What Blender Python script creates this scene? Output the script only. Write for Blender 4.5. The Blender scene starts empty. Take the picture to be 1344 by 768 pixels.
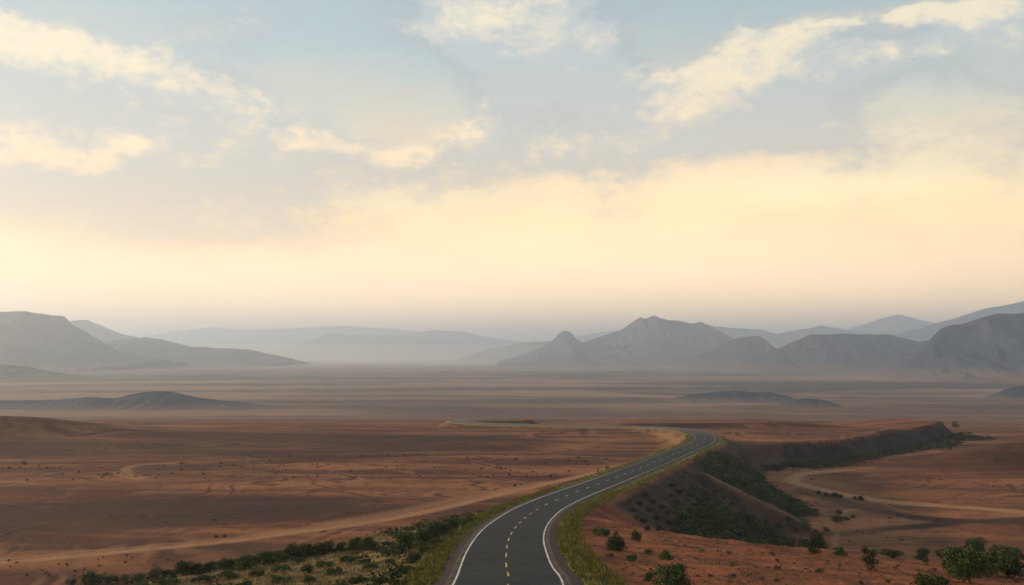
import bpy, math, random
import numpy as np

random.seed(7)
RNG = np.random.default_rng(11)
S = bpy.context.scene
COL = S.collection

# ------------------------------------------------------------------ camera model
F = 1200.0                      # focal length in photo pixels (1344 x 768 frame)
PITCH = math.atan(78 / 1200.0)
ZC = 100.0                      # eye height above the zero of the world
CAM = np.array([0.0, 0.0, ZC])
_fw = np.array([0, math.cos(PITCH), math.sin(PITCH)])
_up = np.array([0, -math.sin(PITCH), math.cos(PITCH)])


def ray(x, y):
    return _fw + np.array([1.0, 0, 0]) * ((x - 672) / F) + _up * ((384 - y) / F)


def pt(x, y, dz):
    r = ray(x, y)
    return CAM + r * (-dz / r[2])


def pd(x, y, d):
    r = ray(x, y)
    return CAM + r * (d / r[1])


def smooth(a, b, x):
    t = np.clip((x - a) / (b - a), 0, 1)
    return t * t * (3 - 2 * t)


# ------------------------------------------------------------------ numpy noise
_perm = np.random.default_rng(3).permutation(512)
_perm = np.concatenate([_perm, _perm])
_ga = np.random.default_rng(4).uniform(0, 2 * np.pi, 512)
_gx, _gy = np.cos(_ga), np.sin(_ga)


def pnoise(x, y):
    xi = np.floor(x).astype(np.int64)
    yi = np.floor(y).astype(np.int64)
    fx, fy = x - xi, y - yi
    u = fx * fx * fx * (fx * (fx * 6 - 15) + 10)
    v = fy * fy * fy * (fy * (fy * 6 - 15) + 10)

    def g(ix, iy, dx, dy):
        h = _perm[(_perm[ix & 511] + iy) & 511]
        return _gx[h] * dx + _gy[h] * dy
    a = g(xi, yi, fx, fy)
    b = g(xi + 1, yi, fx - 1, fy)
    c = g(xi, yi + 1, fx, fy - 1)
    d = g(xi + 1, yi + 1, fx - 1, fy - 1)
    return 1.4 * (a + u * (b - a) + v * ((c + u * (d - c)) - (a + u * (b - a))))


def fbm(x, y, o=4, gain=0.5):
    s, a = 0, 1.0
    for k in range(o):
        s = s + a * pnoise(x * 2 ** k + 17.3 * k, y * 2 ** k + 5.1 * k)
        a *= gain
    return s


def sdpoly(P, x, y):
    """signed distance to a closed polygon, negative inside"""
    P = np.asarray(P, float)
    d = np.full(x.shape, 1e18)
    ins = np.zeros(x.shape, bool)
    n = len(P)
    for i in range(n):
        ax, ay = P[i]
        bx, by = P[(i + 1) % n]
        ex, ey = bx - ax, by - ay
        wx, wy = x - ax, y - ay
        t = np.clip((wx * ex + wy * ey) / max(ex * ex + ey * ey, 1e-9), 0, 1)
        d = np.minimum(d, (wx - ex * t) ** 2 + (wy - ey * t) ** 2)
        c = ((ay > y) != (by > y))
        with np.errstate(divide='ignore', invalid='ignore'):
            xx = (bx - ax) * (y - ay) / (by - ay) + ax
        ins ^= c & (x < xx)
    d = np.sqrt(d)
    return np.where(ins, -d, d)


def dline(P, x, y):
    P = np.asarray(P, float)
    d = np.full(x.shape, 1e18)
    for i in range(len(P) - 1):
        ax, ay = P[i]
        bx, by = P[i + 1]
        ex, ey = bx - ax, by - ay
        wx, wy = x - ax, y - ay
        t = np.clip((wx * ex + wy * ey) / max(ex * ex + ey * ey, 1e-9), 0, 1)
        d = np.minimum(d, (wx - ex * t) ** 2 + (wy - ey * t) ** 2)
    return np.sqrt(d)


def catmull(P, step):
    P = np.asarray(P, float)
    P = np.vstack([2 * P[0] - P[1], P, 2 * P[-1] - P[-2]])
    out = []
    for i in range(1, len(P) - 2):
        p0, p1, p2, p3 = P[i - 1], P[i], P[i + 1], P[i + 2]
        n = max(2, int(np.linalg.norm(p2 - p1) / step))
        t = np.linspace(0, 1, n, endpoint=False)[:, None]
        out.append(0.5 * (2 * p1 + (p2 - p0) * t + (2 * p0 - 5 * p1 + 4 * p2 - p3) * t ** 2
                          + (3 * p1 - p0 - 3 * p2 + p3) * t ** 3))
    out.append(P[-2][None])
    out = np.vstack(out)
    seg = np.linalg.norm(np.diff(out, axis=0), axis=1)
    s = np.concatenate([[0], np.cumsum(seg)])
    q = np.arange(0, s[-1], step)
    out = np.stack([np.interp(q, s, out[:, k]) for k in range(out.shape[1])], 1)
    return out


def sm1(a, k):
    ker = np.hanning(2 * k + 3)[1:-1]
    ker /= ker.sum()
    b = a.copy()
    for c in range(a.shape[1]):
        p = np.pad(a[:, c], len(ker) // 2, mode='reflect', reflect_type='odd')
        b[:, c] = np.convolve(p, ker, 'valid')
    return b


# ------------------------------------------------------------------ the road's course
PLAIN = 36.5
road_px = [(667, 768, 14.3), (664.5, 746, 15.8), (664.5, 725, 17.0), (668, 707, 18.5), (676.5, 692, 19.8),
           (689, 680, 21.2), (703, 669.8, 22.4), (720, 661, 23.4), (748, 649, 24.8), (783, 636, 26.2),
           (828, 619, 28.0), (868, 603, 29.4), (898, 590.5, 30.2), (918, 583, 30.6), (925, 577, 31.0), (922, 570.5, 31.8),
           (906, 565, 33.2), (880, 561.8, 34.2), (840, 560, 34.9), (780, 558.8, 35.4), (700, 557.3, 35.8), (650, 556, 36.0),
           (618, 554.4, 36.0), (603, 552.8, 36.0), (606, 551.0, 36.2), (628, 549.9, 36.4), (680, 549.3, 36.8)]
rp = [(-6, -160, -8.0), (-5, -60, -9.5), (-3, 0, -11.0), (-1.3, 30, -12.4)]
for a, b, c in road_px:
    p = pt(a, b, c)
    rp.append((p[0], p[1], -c))
ROAD = catmull(rp, 1.0)
ROAD = sm1(ROAD, 6)
_t = np.gradient(ROAD[:, :2], axis=0)
_t /= np.linalg.norm(_t, axis=1)[:, None]
TAN = sm1(_t, 2)
TAN /= np.linalg.norm(TAN, axis=1)[:, None]
RGT = np.stack([TAN[:, 1], -TAN[:, 0]], 1)          # right-hand side of the road
RS = np.arange(len(ROAD)) * 1.0


def road_query(x, y):
    """signed offset (right positive), depth of the road there, index, forward distance of that road point"""
    shp = x.shape
    x, y = x.ravel().astype(np.float32), y.ravel().astype(np.float32)
    off = np.full(x.shape, 1e6, np.float32)
    idx = np.zeros(x.shape, np.int32)
    near = np.where((np.abs(x) < 420) & (y < 760) & (y > -420))[0]
    R = ROAD[::2, :2].astype(np.float32)
    for k in range(0, len(near), 20000):
        j = near[k:k + 20000]
        d2 = (x[j, None] - R[None, :, 0]) ** 2 + (y[j, None] - R[None, :, 1]) ** 2
        i = d2.argmin(1) * 2
        # refine
        best = np.full(len(j), 1e9)
        bi = i.copy()
        for dlt in (-2, -1, 0, 1, 2):
            ii = np.clip(i + dlt, 0, len(ROAD) - 1)
            dd = (x[j] - ROAD[ii, 0]) ** 2 + (y[j] - ROAD[ii, 1]) ** 2
            m = dd < best
            best = np.where(m, dd, best)
            bi = np.where(m, ii, bi)
        rx, ry = x[j] - ROAD[bi, 0], y[j] - ROAD[bi, 1]
        lat = rx * RGT[bi, 0] + ry * RGT[bi, 1]
        alo = rx * TAN[bi, 0] + ry * TAN[bi, 1]
        dist = np.sqrt(np.maximum(best, 0))
        inside = (bi > 1) & (bi < len(ROAD) - 2)
        o = np.where(inside & (dist < 12), lat, np.sign(lat) * dist)
        off[j] = o
        idx[j] = bi
        _ = alo
    return off.reshape(shp).astype(float), idx.reshape(shp)


# ------------------------------------------------------------------ terrain function
def P2(l):
    return [tuple(pt(a, b, c)[:2]) for a, b, c in l]


SCARP = P2([(968, 585, PLAIN), (1000, 583.5, PLAIN), (1050, 580.5, PLAIN), (1085, 577.5, PLAIN), (1125, 573, PLAIN),
            (1165, 568.5, PLAIN), (1202, 563.6, PLAIN), (1231, 559.5, PLAIN), (1237, 555, PLAIN)])
VALLEY = [(-5, -500), (-2, 0), (0, 100), (10, 150), (22, 225), (38, 300), (58, 338), (78, 355)] + SCARP + \
         [(225, 500), (215, 560), (190, 700), (150, 1000), (100, 1500), (60000, 1500), (60000, -500)]
LEFT_TOP = [(-140, 52), (-60, 64), (-38, 76), (-30, 94), (-18, 107), (-8.4, 126), (0, 142), (6, 152),
            (6, 120), (0, 60), (-3, -300), (-160, -300)]
RIGHT_TOP = P2([(782, 673, 22.2), (838, 695, 22.5), (889, 706, 22.8), (948, 716, 23.1), (1008, 722, 23.3),
                (1082, 726, 23.3), (1200, 725, 23.0), (1344, 729, 22.4)]) + \
    [(110, 92), (170, 60), (170, -300), (-3, -300), (0, 60), (2, 105), (8, 130)]


def far_ramp(y, base):
    t = np.clip((y - 420) / 900.0, 0, 1)
    t = t * t * (3 - 2 * t) * 0.35 + t * 0.65
    return base + (90 - base) * t


MOUNDS = []      # low swells of the ground itself: (x, y, rx, ry, h)


def mound(px, py, dz, rx, ry, h):
    p = pt(px, py, dz)
    MOUNDS.append((p[0], p[1], rx, ry, h))


mound(20, 569, PLAIN, 42, 20, 2.9)
mound(-70, 569, PLAIN, 60, 24, 4.2)
mound(660, 585, PLAIN, 26, 12, 1.9)
mound(90, 571, PLAIN, 50, 12, 2.6)
mound(1400, 602, 42, 48, 14, 7.5)
mound(1320, 605, 42.5, 30, 12, 2.2)
mound(250, 642, PLAIN, 60, 9, 0.8)
mound(1140, 566, PLAIN, 18, 7, 1.5)


def terrain(x, y, full=False):
    n1 = fbm(x / 90, y / 90, 4)
    n2 = fbm(x / 14, y / 14, 3)
    off, idx = road_query(x, y)
    droad = -ROAD[idx, 2]
    up = PLAIN + 0.5 * n1 + 0.12 * n2
    val = np.interp(y, [0, 200, 255, 300, 356, 390, 430, 520], [47, 47, 46, 44.7, 44, 42.4, 41.2, 42]) + 0.5 * n1 + 0.1 * n2
    sv = -sdpoly(VALLEY, x, y)                     # positive inside the valley
    gul = np.abs(pnoise(x / 9.0 + 0.3 * n2, y / 9.0)) * 3.0 + 2.2 * pnoise(x / 26, y / 26)
    svv = sv + gul - 1.0
    t = np.clip(svv / 15.0, 0, 1)
    m = 1 - (1 - t) ** 3.2
    # plateau point stands a little higher
    tip = pt(1222, 549, PLAIN)
    tz = np.zeros(x.shape)
    up = up - 3.6 * smooth(tip[0] - 55, tip[0] - 12, x) * smooth(385, 440, y) * (1 - smooth(520, 600, y))
    # low rim at the back of the plateau
    rimA = pt(830, 552, PLAIN)
    rim = smooth(0, 6, y - (468 + 6 * n1)) * smooth(40, 70, x) * (1 - smooth(150, 190, x)) * (1 - smooth(560, 640, y))
    up = up - 2.2 * rim
    upf = far_ramp(y, up)
    vaf = far_ramp(y, val)
    base = upf + (vaf - upf) * m
    far = smooth(900, 2500, np.hypot(x, y))
    base = base + far * 2.0 * n1
    for mx, my, rx, ry, h in MOUNDS:
        base = base - h * np.exp(-(((x - mx) / rx) ** 2 + ((y - my) / ry) ** 2))
    # the road hill
    sdr = np.abs(off) - 6.9
    sl = sdpoly(LEFT_TOP, x, y)
    sr = sdpoly(RIGHT_TOP, x, y)
    o = np.maximum(0, np.minimum(np.minimum(sdr, sl), sr))
    inner = np.clip(np.abs(off) - o - 6.9, 0, 70)
    right = off > 0
    top = droad + 0.45 + np.where(right, 0.075, 0.115) * inner
    top = top - (0.35 * n1 + 0.12 * n2 + 0.10 * fbm(x / 3.1, y / 3.1, 2)) * smooth(0, 5, inner)
    s = RS[idx]
    # spurs on the embankment that falls to the valley
    g = np.exp(-((s - S_SPUR) / 7.0) ** 2) + 1.2 * np.exp(-((s - S_NOSE) / 15.0) ** 2)
    gb = np.exp(-((s - S_GUL) / 16.0) ** 2)
    emb = right & (s > S_EMB0)
    sw = smooth(S_EMB0 - 10, S_EMB0 + 10, s)
    rill = np.abs(pnoise(s / 6.5 + 0.02 * o, o / 60.0)) - 0.25 + 0.6 * np.abs(pnoise(s / 2.6, o / 40.0 + 9)) - 0.1
    slope_r = 0.52 - 0.16 * np.clip(g, 0, 1) * sw + 0.12 * gb * sw
    fall_r = slope_r * o + (rill * 1.5) * smooth(1, 12, o) * sw
    slope_l = 0.50
    fall_l = slope_l * o + 0.25 * pnoise(x / 5, y / 5) * smooth(0, 4, o)
    hill = top + np.where(right, fall_r, fall_l)
    if SPUR is not None:
        sel = (x > 20) & (x < 190) & (y > 150) & (y < 430)
        dsp = np.full(x.shape, 99.0)
        dsp[sel] = dline(SPUR, x[sel] + 1.2 * n2[sel], y[sel])
        esd = np.full(x.shape, 0.0)
        esd[sel] = np.clip(-sdpoly(NOSE, x[sel], y[sel]), 0, 25)
        hill = hill + 1.1 * esd * smooth(0.5, 4.0, o)
        hill = hill - 2.0 * np.exp(-(dsp / 3.6) ** 2) * smooth(1.5, 8, o) + 1.1 * np.exp(-((dsp - 9) / 5.0) ** 2) * smooth(3, 10, o)
    hill = np.where(np.abs(off) > 3e5, 1e4, hill)
    k = 1.6
    h = np.clip(0.5 + 0.5 * (hill - base) / k, 0, 1)
    D = hill * (1 - h) + base * h - k * h * (1 - h)
    # keep the ground under the road surface
    cor = 1 - smooth(6.3, 8.3, np.abs(off))
    D = D * (1 - cor) + np.maximum(D, droad + 0.5) * cor
    D = np.where(cor >= 1, droad + 0.5, D)
    if not full:
        return ZC - D
    return ZC - D, dict(off=off, idx=idx, s=s, o=o, sv=svv, m=m, hillm=1 - h, right=right, n1=n1, n2=n2, inner=inner,
                        dsp=(dsp if SPUR is not None else None), gul=gul, droad=droad, tz=tz, rim=rim)


def s_at(px, py, dz):
    p = pt(px, py, dz)
    d = (ROAD[:, 0] - p[0]) ** 2 + (ROAD[:, 1] - p[1]) ** 2
    return float(RS[d.argmin()])


S_EMB0 = s_at(745, 650, 24.7)
S_SPUR = s_at(900, 590, 30.2) - 6
S_NOSE = s_at(925, 577, 31.0)
S_GUL = s_at(840, 614, 28.4)

# ------------------------------------------------------------------ the ground sheet's grid
a_in = np.arange(-34, 34.001, 0.085)
a_out, stp, a = [], 0.1, 34.0
while a < 180:
    stp = min(stp * 1.12, 3.0)
    a += stp
    a_out.append(min(a, 180.0))
a_out = np.array(a_out)
ANG = np.radians(np.concatenate([-a_out[::-1], a_in, a_out]))
r_ = [4.0]
while r_[-1] < 42000:
    r = r_[-1]
    r_.append(r * (1.03 if r < 45 else 1.0062 if r < 560 else 1.012 if r < 2500 else 1.03))
RAD = np.array(r_)
AA, RR = np.meshgrid(ANG, RAD)
GX, GY = RR * np.sin(AA), RR * np.cos(AA)
SPUR = None
NOSE = None
GZ, M = terrain(GX, GY, True)


def ground_z(x, y):
    """height of the built sheet (bilinear in its own grid)"""
    x, y = np.asarray(x, float), np.asarray(y, float)
    a = np.arctan2(x, y)
    r = np.hypot(x, y)
    ia = np.clip(np.interp(a, ANG, np.arange(len(ANG))), 0, len(ANG) - 1.001)
    ir = np.clip(np.interp(r, RAD, np.arange(len(RAD))), 0, len(RAD) - 1.001)
    i, j = np.floor(ir).astype(int), np.floor(ia).astype(int)
    u, v = ir - i, ia - j
    return (GZ[i, j] * (1 - u) * (1 - v) + GZ[i + 1, j] * u * (1 - v) + GZ[i, j + 1] * (1 - u) * v + GZ[i + 1, j + 1] * u * v)


_T = np.concatenate([np.arange(30, 700, 0.5), np.geomspace(700, 20000, 400)])


def at(px, py):
    """where the line of sight through a photo pixel first meets the ground"""
    r = ray(px, py)
    r = r / r[1]
    P = CAM[None] + r[None] * _T[:, None]
    g = ground_z(P[:, 0], P[:, 1])
    hit = np.where(P[:, 2] <= g)[0]
    if len(hit) == 0:
        return None
    k = hit[0]
    if k == 0:
        return P[0]
    a, b = P[k - 1, 2] - g[k - 1], P[k, 2] - g[k]
    t = a / (a - b + 1e-9)
    q = P[k - 1] * (1 - t) + P[k] * t
    q[2] = float(ground_z(q[0], q[1]))
    return q


def on_ground(px):
    return [tuple(at(a, b)[:2]) for a, b in px]


SPUR = on_ground([(886, 611), (905, 619), (960, 648), (1010, 672), (1052, 692)])
NOSE = on_ground([(958, 599), (1000, 628), (1040, 653), (1074, 671), (1092, 682)]) + [(150, 225), (190, 300), (170, 430), (97, 430), (93, 375), (88, 340), (79, 316)]
GULLY = on_ground([(905, 632), (935, 648), (975, 672), (1005, 690), (1040, 704), (1040, 716), (1000, 717), (940, 712), (885, 698), (898, 668)])
OUTER = on_ground([(962, 604), (1000, 630), (1040, 655), (1078, 674), (1082, 690), (1066, 698), (1050, 686), (1010, 664), (960, 638), (925, 613), (945, 598), (955, 597)])
GZ, M = terrain(GX, GY, True)

# ------------------------------------------------------------------ node helpers
def new_mat(name):
    m = bpy.data.materials.new(name)
    m.use_nodes = True
    nt = m.node_tree
    for n in list(nt.nodes):
        nt.nodes.remove(n)
    return m, nt


class NT:
    def __init__(self, nt):
        self.nt = nt

    def n(self, t, **kw):
        nd = self.nt.nodes.new(t)
        for k, v in kw.items():
            setattr(nd, k, v)
        return nd

    def put(self, sock, v):
        if v is None:
            return
        if hasattr(v, 'is_output') or isinstance(v, bpy.types.NodeSocket):
            self.nt.links.new(v, sock)
        else:
            if sock.type == 'RGBA' and hasattr(v, '__len__') and len(v) == 3:
                v = (*v, 1)
            sock.default_value = v

    def math(self, op, a, b=None, c=None, clamp=False):
        nd = self.n('ShaderNodeMath', operation=op, use_clamp=clamp)
        for i, v in enumerate((a, b, c)):
            self.put(nd.inputs[i], v)
        return nd.outputs[0]

    def sstep(self, a, b, x):
        nd = self.n('ShaderNodeMapRange', interpolation_type='SMOOTHSTEP')
        nd.inputs['From Min'].default_value = a
        nd.inputs['From Max'].default_value = b
        self.put(nd.inputs['Value'], x)
        return nd.outputs[0]

    def mix(self, f, a, b, mode='MIX'):
        nd = self.n('ShaderNodeMix', data_type='RGBA', blend_type=mode)
        nd.clamp_factor = True
        self.put(nd.inputs[0], f)
        self.put(nd.inputs[6], a)
        self.put(nd.inputs[7], b)
        return nd.outputs[2]

    def noise(self, vec, scale, detail=4, rough=0.55, dist=0.0, out=0):
        nd = self.n('ShaderNodeTexNoise')
        self.put(nd.inputs['Vector'], vec)
        nd.inputs['Scale'].default_value = scale
        nd.inputs['Detail'].default_value = detail
        nd.inputs['Roughness'].default_value = rough
        nd.inputs['Distortion'].default_value = dist
        return nd.outputs[out]

    def mapping(self, vec, scale=(1, 1, 1), rot=(0, 0, 0), loc=(0, 0, 0)):
        nd = self.n('ShaderNodeMapping')
        self.put(nd.inputs['Vector'], vec)
        nd.inputs['Scale'].default_value = scale
        nd.inputs['Rotation'].default_value = rot
        nd.inputs['Location'].default_value = loc
        return nd.outputs[0]

    def attr(self, name, out='Fac'):
        return self.n('ShaderNodeAttribute', attribute_name=name).outputs[out]

    def pos(self):
        return self.n('ShaderNodeNewGeometry').outputs['Position']

    def obj(self):
        return self.n('ShaderNodeTexCoord').outputs['Object']

    def bsdf(self, col, rough=0.9, spec=0.2, normal=None):
        b = self.n('ShaderNodeBsdfPrincipled')
        self.put(b.inputs['Base Color'], col)
        self.put(b.inputs['Roughness'], rough)
        b.inputs['Specular IOR Level'].default_value = spec
        self.put(b.inputs['Normal'], normal)
        o = self.n('ShaderNodeOutputMaterial')
        self.nt.links.new(b.outputs[0], o.inputs[0])
        return b

    def bump(self, h, strength=0.4, dist=0.1):
        nd = self.n('ShaderNodeBump')
        nd.inputs['Strength'].default_value = strength
        nd.inputs['Distance'].default_value = dist
        self.put(nd.inputs['Height'], h)
        return nd.outputs[0]


# ------------------------------------------------------------------ mesh helpers
def mesh_obj(name, V, Fq, mat, parent=None, smooth_=True, attrs=None):
    V = np.asarray(V, np.float32)
    me = bpy.data.meshes.new(name)
    Fq = [np.asarray(f, np.int32) for f in (Fq if isinstance(Fq, (list, tuple)) else [Fq])]
    Fq = [f for f in Fq if len(f)]
    me.vertices.add(len(V))
    me.vertices.foreach_set('co', V.ravel())
    loops = np.concatenate([f.ravel() for f in Fq])
    sizes = np.concatenate([np.full(len(f), f.shape[1], np.int32) for f in Fq])
    starts = np.concatenate([[0], np.cumsum(sizes)[:-1]]).astype(np.int32)
    me.loops.add(len(loops))
    me.loops.foreach_set('vertex_index', loops)
    me.polygons.add(len(sizes))
    me.polygons.foreach_set('loop_start', starts)
    me.polygons.foreach_set('loop_total', sizes)
    me.update(calc_edges=True)
    me.validate()
    me.polygons.foreach_set('use_smooth', np.full(len(me.polygons), bool(smooth_)))
    for k, v in (attrs or {}).items():
        at_ = me.attributes.new(k, 'FLOAT', 'POINT')
        at_.data.foreach_set('value', np.asarray(v, np.float32).ravel())
    me.materials.append(mat)
    o = bpy.data.objects.new(name, me)
    COL.objects.link(o)
    if parent:
        o.parent = parent
    return o


def grid_faces(nr, nc, wrap=False):
    i = np.arange(nr - 1)[:, None] * nc + np.arange(nc - 1)[None]
    return np.stack([i, i + 1, i + 1 + nc, i + nc], -1).reshape(-1, 4)


def tag(o, label=None, cat=None, group=None, kind=None):
    if label:
        o['label'] = label
    if cat:
        o['category'] = cat
    if group:
        o['group'] = group
    if kind:
        o['kind'] = kind
    return o


# ------------------------------------------------------------------ ground masks and material
def poly_mask(px, dz, soft, wob=0.0):
    P = P2([(a, b, dz) for a, b in px])
    xx, yy = GX, GY
    d = np.full(GX.shape, 1e3)
    bx = np.array(P)
    sel = (xx > bx[:, 0].min() - 60) & (xx < bx[:, 0].max() + 60) & (yy > bx[:, 1].min() - 90) & (yy < bx[:, 1].max() + 90)
    d[sel] = sdpoly(P, xx[sel] + wob * M['n2'][sel], yy[sel] + wob * M['n1'][sel])
    return 1 - smooth(-soft, soft, d)


def line_mask(px, dz, w, soft, curve=True, wob=0.0):
    P = np.array([pt(a, b, dz if not hasattr(dz, '__len__') else dz[i])[:2] for i, (a, b) in enumerate(px)])
    if curve:
        P = catmull(P, 3.0)
    d = np.full(GX.shape, 1e3)
    sel = (GX > P[:, 0].min() - 20) & (GX < P[:, 0].max() + 20) & (GY > P[:, 1].min() - 20) & (GY < P[:, 1].max() + 20)
    d[sel] = dline(P, GX[sel] + wob * M['n2'][sel], GY[sel] + wob * M['n2'][sel])
    return 1 - smooth(w, w + soft, d)


nhill = 1 - M['hillm']                # 1 on the open plain
TR = [(-160, 757), (-60, 745), (0, 738.5), (120, 729), (250, 716), (400, 696), (500, 682), (580, 667), (640, 652.5), (700, 639.5),
      (760, 626.5), (820, 611), (860, 597)]
track = np.maximum.reduce([
    line_mask(TR, PLAIN, 0.8, 1.8, wob=0.6),
    line_mask([(a, b - 6 * (1 - i / 14)) for i, (a, b) in enumerate(TR)], PLAIN, 0.2, 1.2, wob=0.5) * 0.7,
    line_mask([(420, 689), (520, 672), (600, 655), (660, 643), (720, 633)], PLAIN, 0.6, 4.0, wob=0.8) * 0.5,
    line_mask([(1500, 690), (1344, 674), (1250, 664.5), (1180, 658), (1120, 651.5), (1080, 645), (1048, 636), (1040, 629), (1062, 622), (1110, 617)],
              [46, 46, 45.5, 45, 45, 45, 44.6, 44.4, 44.2, 44], 1.5, 2.4, wob=0.6),
    line_mask([(1112, 735), (1100, 722), (1094, 711), (1100, 700)], 46.2, 0.3, 1.3, wob=0.6) * 0.5,
    line_mask([(1088, 690), (1094, 684), (1104, 679), (1110, 672), (1130, 668)], 46, 0.3, 1.4, wob=0.6) * 0.6,
    line_mask([(150, 621), (166, 627), (185, 629), (162, 618), (180, 611), (240, 606)], PLAIN, 0.4, 2.0, wob=0.8) * 0.65,
    line_mask([(500, 553), (620, 551.5), (720, 546), (800, 541), (900, 535)], 42, 3.0, 8.0) * 0.5,
])
# worn strip at the foot of the road bank on the inside of the bend
s = M['s']
spl0 = np.exp(-(M['dsp'] / 1.6) ** 2) * M['hillm'] * M['right'] * smooth(3, 9, M['o'])
inner_strip = (1 - smooth(0.5, 1.9, np.abs(-M['off'] - 10.2 - 0.6 * M['n2']))) * smooth(S_EMB0 - 40, S_EMB0 + 30, s) * (1 - smooth(S_NOSE + 60, S_NOSE + 120, s)) * (~M['right'])
track = np.maximum(track, inner_strip * 0.85)
track = np.maximum(track, 0.45 * spl0)
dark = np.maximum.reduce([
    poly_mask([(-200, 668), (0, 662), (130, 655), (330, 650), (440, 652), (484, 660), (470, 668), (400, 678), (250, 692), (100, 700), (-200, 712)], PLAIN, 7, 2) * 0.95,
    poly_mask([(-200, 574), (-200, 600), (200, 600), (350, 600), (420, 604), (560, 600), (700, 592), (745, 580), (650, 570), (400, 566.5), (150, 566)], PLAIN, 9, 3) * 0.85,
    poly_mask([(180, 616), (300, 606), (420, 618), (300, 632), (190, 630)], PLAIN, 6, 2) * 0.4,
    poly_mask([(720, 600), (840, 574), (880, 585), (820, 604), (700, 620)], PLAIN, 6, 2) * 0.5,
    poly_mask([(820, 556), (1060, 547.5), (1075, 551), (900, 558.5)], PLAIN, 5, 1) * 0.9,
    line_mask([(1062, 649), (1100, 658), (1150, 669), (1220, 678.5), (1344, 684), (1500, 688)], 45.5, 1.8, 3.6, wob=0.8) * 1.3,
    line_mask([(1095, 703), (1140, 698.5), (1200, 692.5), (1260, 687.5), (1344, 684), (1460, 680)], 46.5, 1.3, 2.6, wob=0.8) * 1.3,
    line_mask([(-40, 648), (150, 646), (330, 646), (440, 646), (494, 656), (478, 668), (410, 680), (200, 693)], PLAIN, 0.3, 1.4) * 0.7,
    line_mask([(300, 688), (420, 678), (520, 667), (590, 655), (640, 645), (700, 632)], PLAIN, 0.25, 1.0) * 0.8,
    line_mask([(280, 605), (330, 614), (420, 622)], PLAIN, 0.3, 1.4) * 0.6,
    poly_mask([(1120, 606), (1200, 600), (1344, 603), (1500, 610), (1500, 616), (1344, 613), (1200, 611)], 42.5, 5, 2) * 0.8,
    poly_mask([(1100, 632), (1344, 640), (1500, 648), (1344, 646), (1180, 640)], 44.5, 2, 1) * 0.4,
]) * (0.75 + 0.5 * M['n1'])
# scarp face under the plateau
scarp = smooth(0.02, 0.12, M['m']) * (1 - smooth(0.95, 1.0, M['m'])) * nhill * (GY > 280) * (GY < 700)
sandy = line_mask([(1112, 735), (1098, 700), (1100, 670), (1075, 650), (1030, 628), (1010, 618)], 45.5, 6, 16) * nhill
track = np.maximum(track, 0.15 * sandy)
veg_strip = smooth(0.93, 0.99, M['m']) * (1 - smooth(17, 23, M['sv'] + 3 * M['n1'])) * smooth(-0.5, 0.2, M['n1'] + 0.4 * M['n2'] + 0.3) * nhill * (GY > 300) * (GY < 520) * (GX > 80)
# plants on the embankment
emb = M['hillm'] * M['right'] * smooth(2, 6, M['o'])
selv = (GX > 10) & (GX < 140) & (GY > 140) & (GY < 330)
sg, so = np.zeros(GX.shape), np.zeros(GX.shape)
sg[selv] = 1 - smooth(-3.5, 2.5, sdpoly(GULLY, GX[selv] + 1.5 * M['n2'][selv], GY[selv] + 2 * M['n2'][selv]))
so[selv] = 1 - smooth(-1, 6.0, sdpoly(OUTER, GX[selv] + 1.5 * M['n2'][selv], GY[selv] + 2 * M['n2'][selv]))
spl = np.exp(-(M['dsp'] / 2.2) ** 2) * emb
veg = np.clip(M['hillm'] * M['right'] * (np.maximum(1.05 * sg, 0.9 * so) * (1 - 0.8 * spl)) + 0.25 * emb * M['n2'] * (s > S_EMB0), 0, 1)
veg = np.maximum(veg, veg_strip * 0.9)
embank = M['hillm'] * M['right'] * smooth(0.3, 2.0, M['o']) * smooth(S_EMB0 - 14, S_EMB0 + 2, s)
# left crown of the hill: dry grass between the bushes
ltop = M['hillm'] * (~M['right']) * smooth(-1.5, 1.5, M['inner'])
rtop = M['hillm'] * M['right'] * (1 - smooth(S_EMB0 - 14, S_EMB0 + 2, s) * smooth(0, 1.5, M['o']))
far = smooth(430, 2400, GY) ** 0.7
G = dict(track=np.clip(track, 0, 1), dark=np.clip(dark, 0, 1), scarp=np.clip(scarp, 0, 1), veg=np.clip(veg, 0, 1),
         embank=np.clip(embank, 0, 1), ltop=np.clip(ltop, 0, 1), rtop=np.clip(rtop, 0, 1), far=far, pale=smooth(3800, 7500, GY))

gm, nt = new_mat('desert_soil')
N = NT(nt)
p = N.pos()
big = N.noise(N.mapping(p, (0.010, 0.010, 0.010)), 1.0, 5, 0.6, 0.6)
band = N.noise(N.mapping(p, (0.006, 0.030, 0.03), (0, 0, 0.12)), 1.0, 5, 0.62, 1.6)
mid = N.noise(p, 0.16, 5, 0.6, 0.3)
fine = N.noise(p, 1.3, 4, 0.65)
speck = N.noise(p, 3.7, 3, 0.7)
base = N.mix(N.sstep(0.34, 0.66, big), (0.125, 0.042, 0.024), (0.200, 0.070, 0.030))
base = N.mix(N.math('MULTIPLY', N.sstep(0.45, 0.68, band), 0.9), base, (0.370, 0.150, 0.066))  # orange soil bands, with sunlit streaks put into the colour too
base = N.mix(N.math('MULTIPLY', N.sstep(0.55, 0.38, band), 0.6), base, (0.066, 0.030, 0.026))
base = N.mix(N.math('MULTIPLY', N.sstep(0.48, 0.66, mid), 0.45), base, (0.075, 0.033, 0.022))
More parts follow.
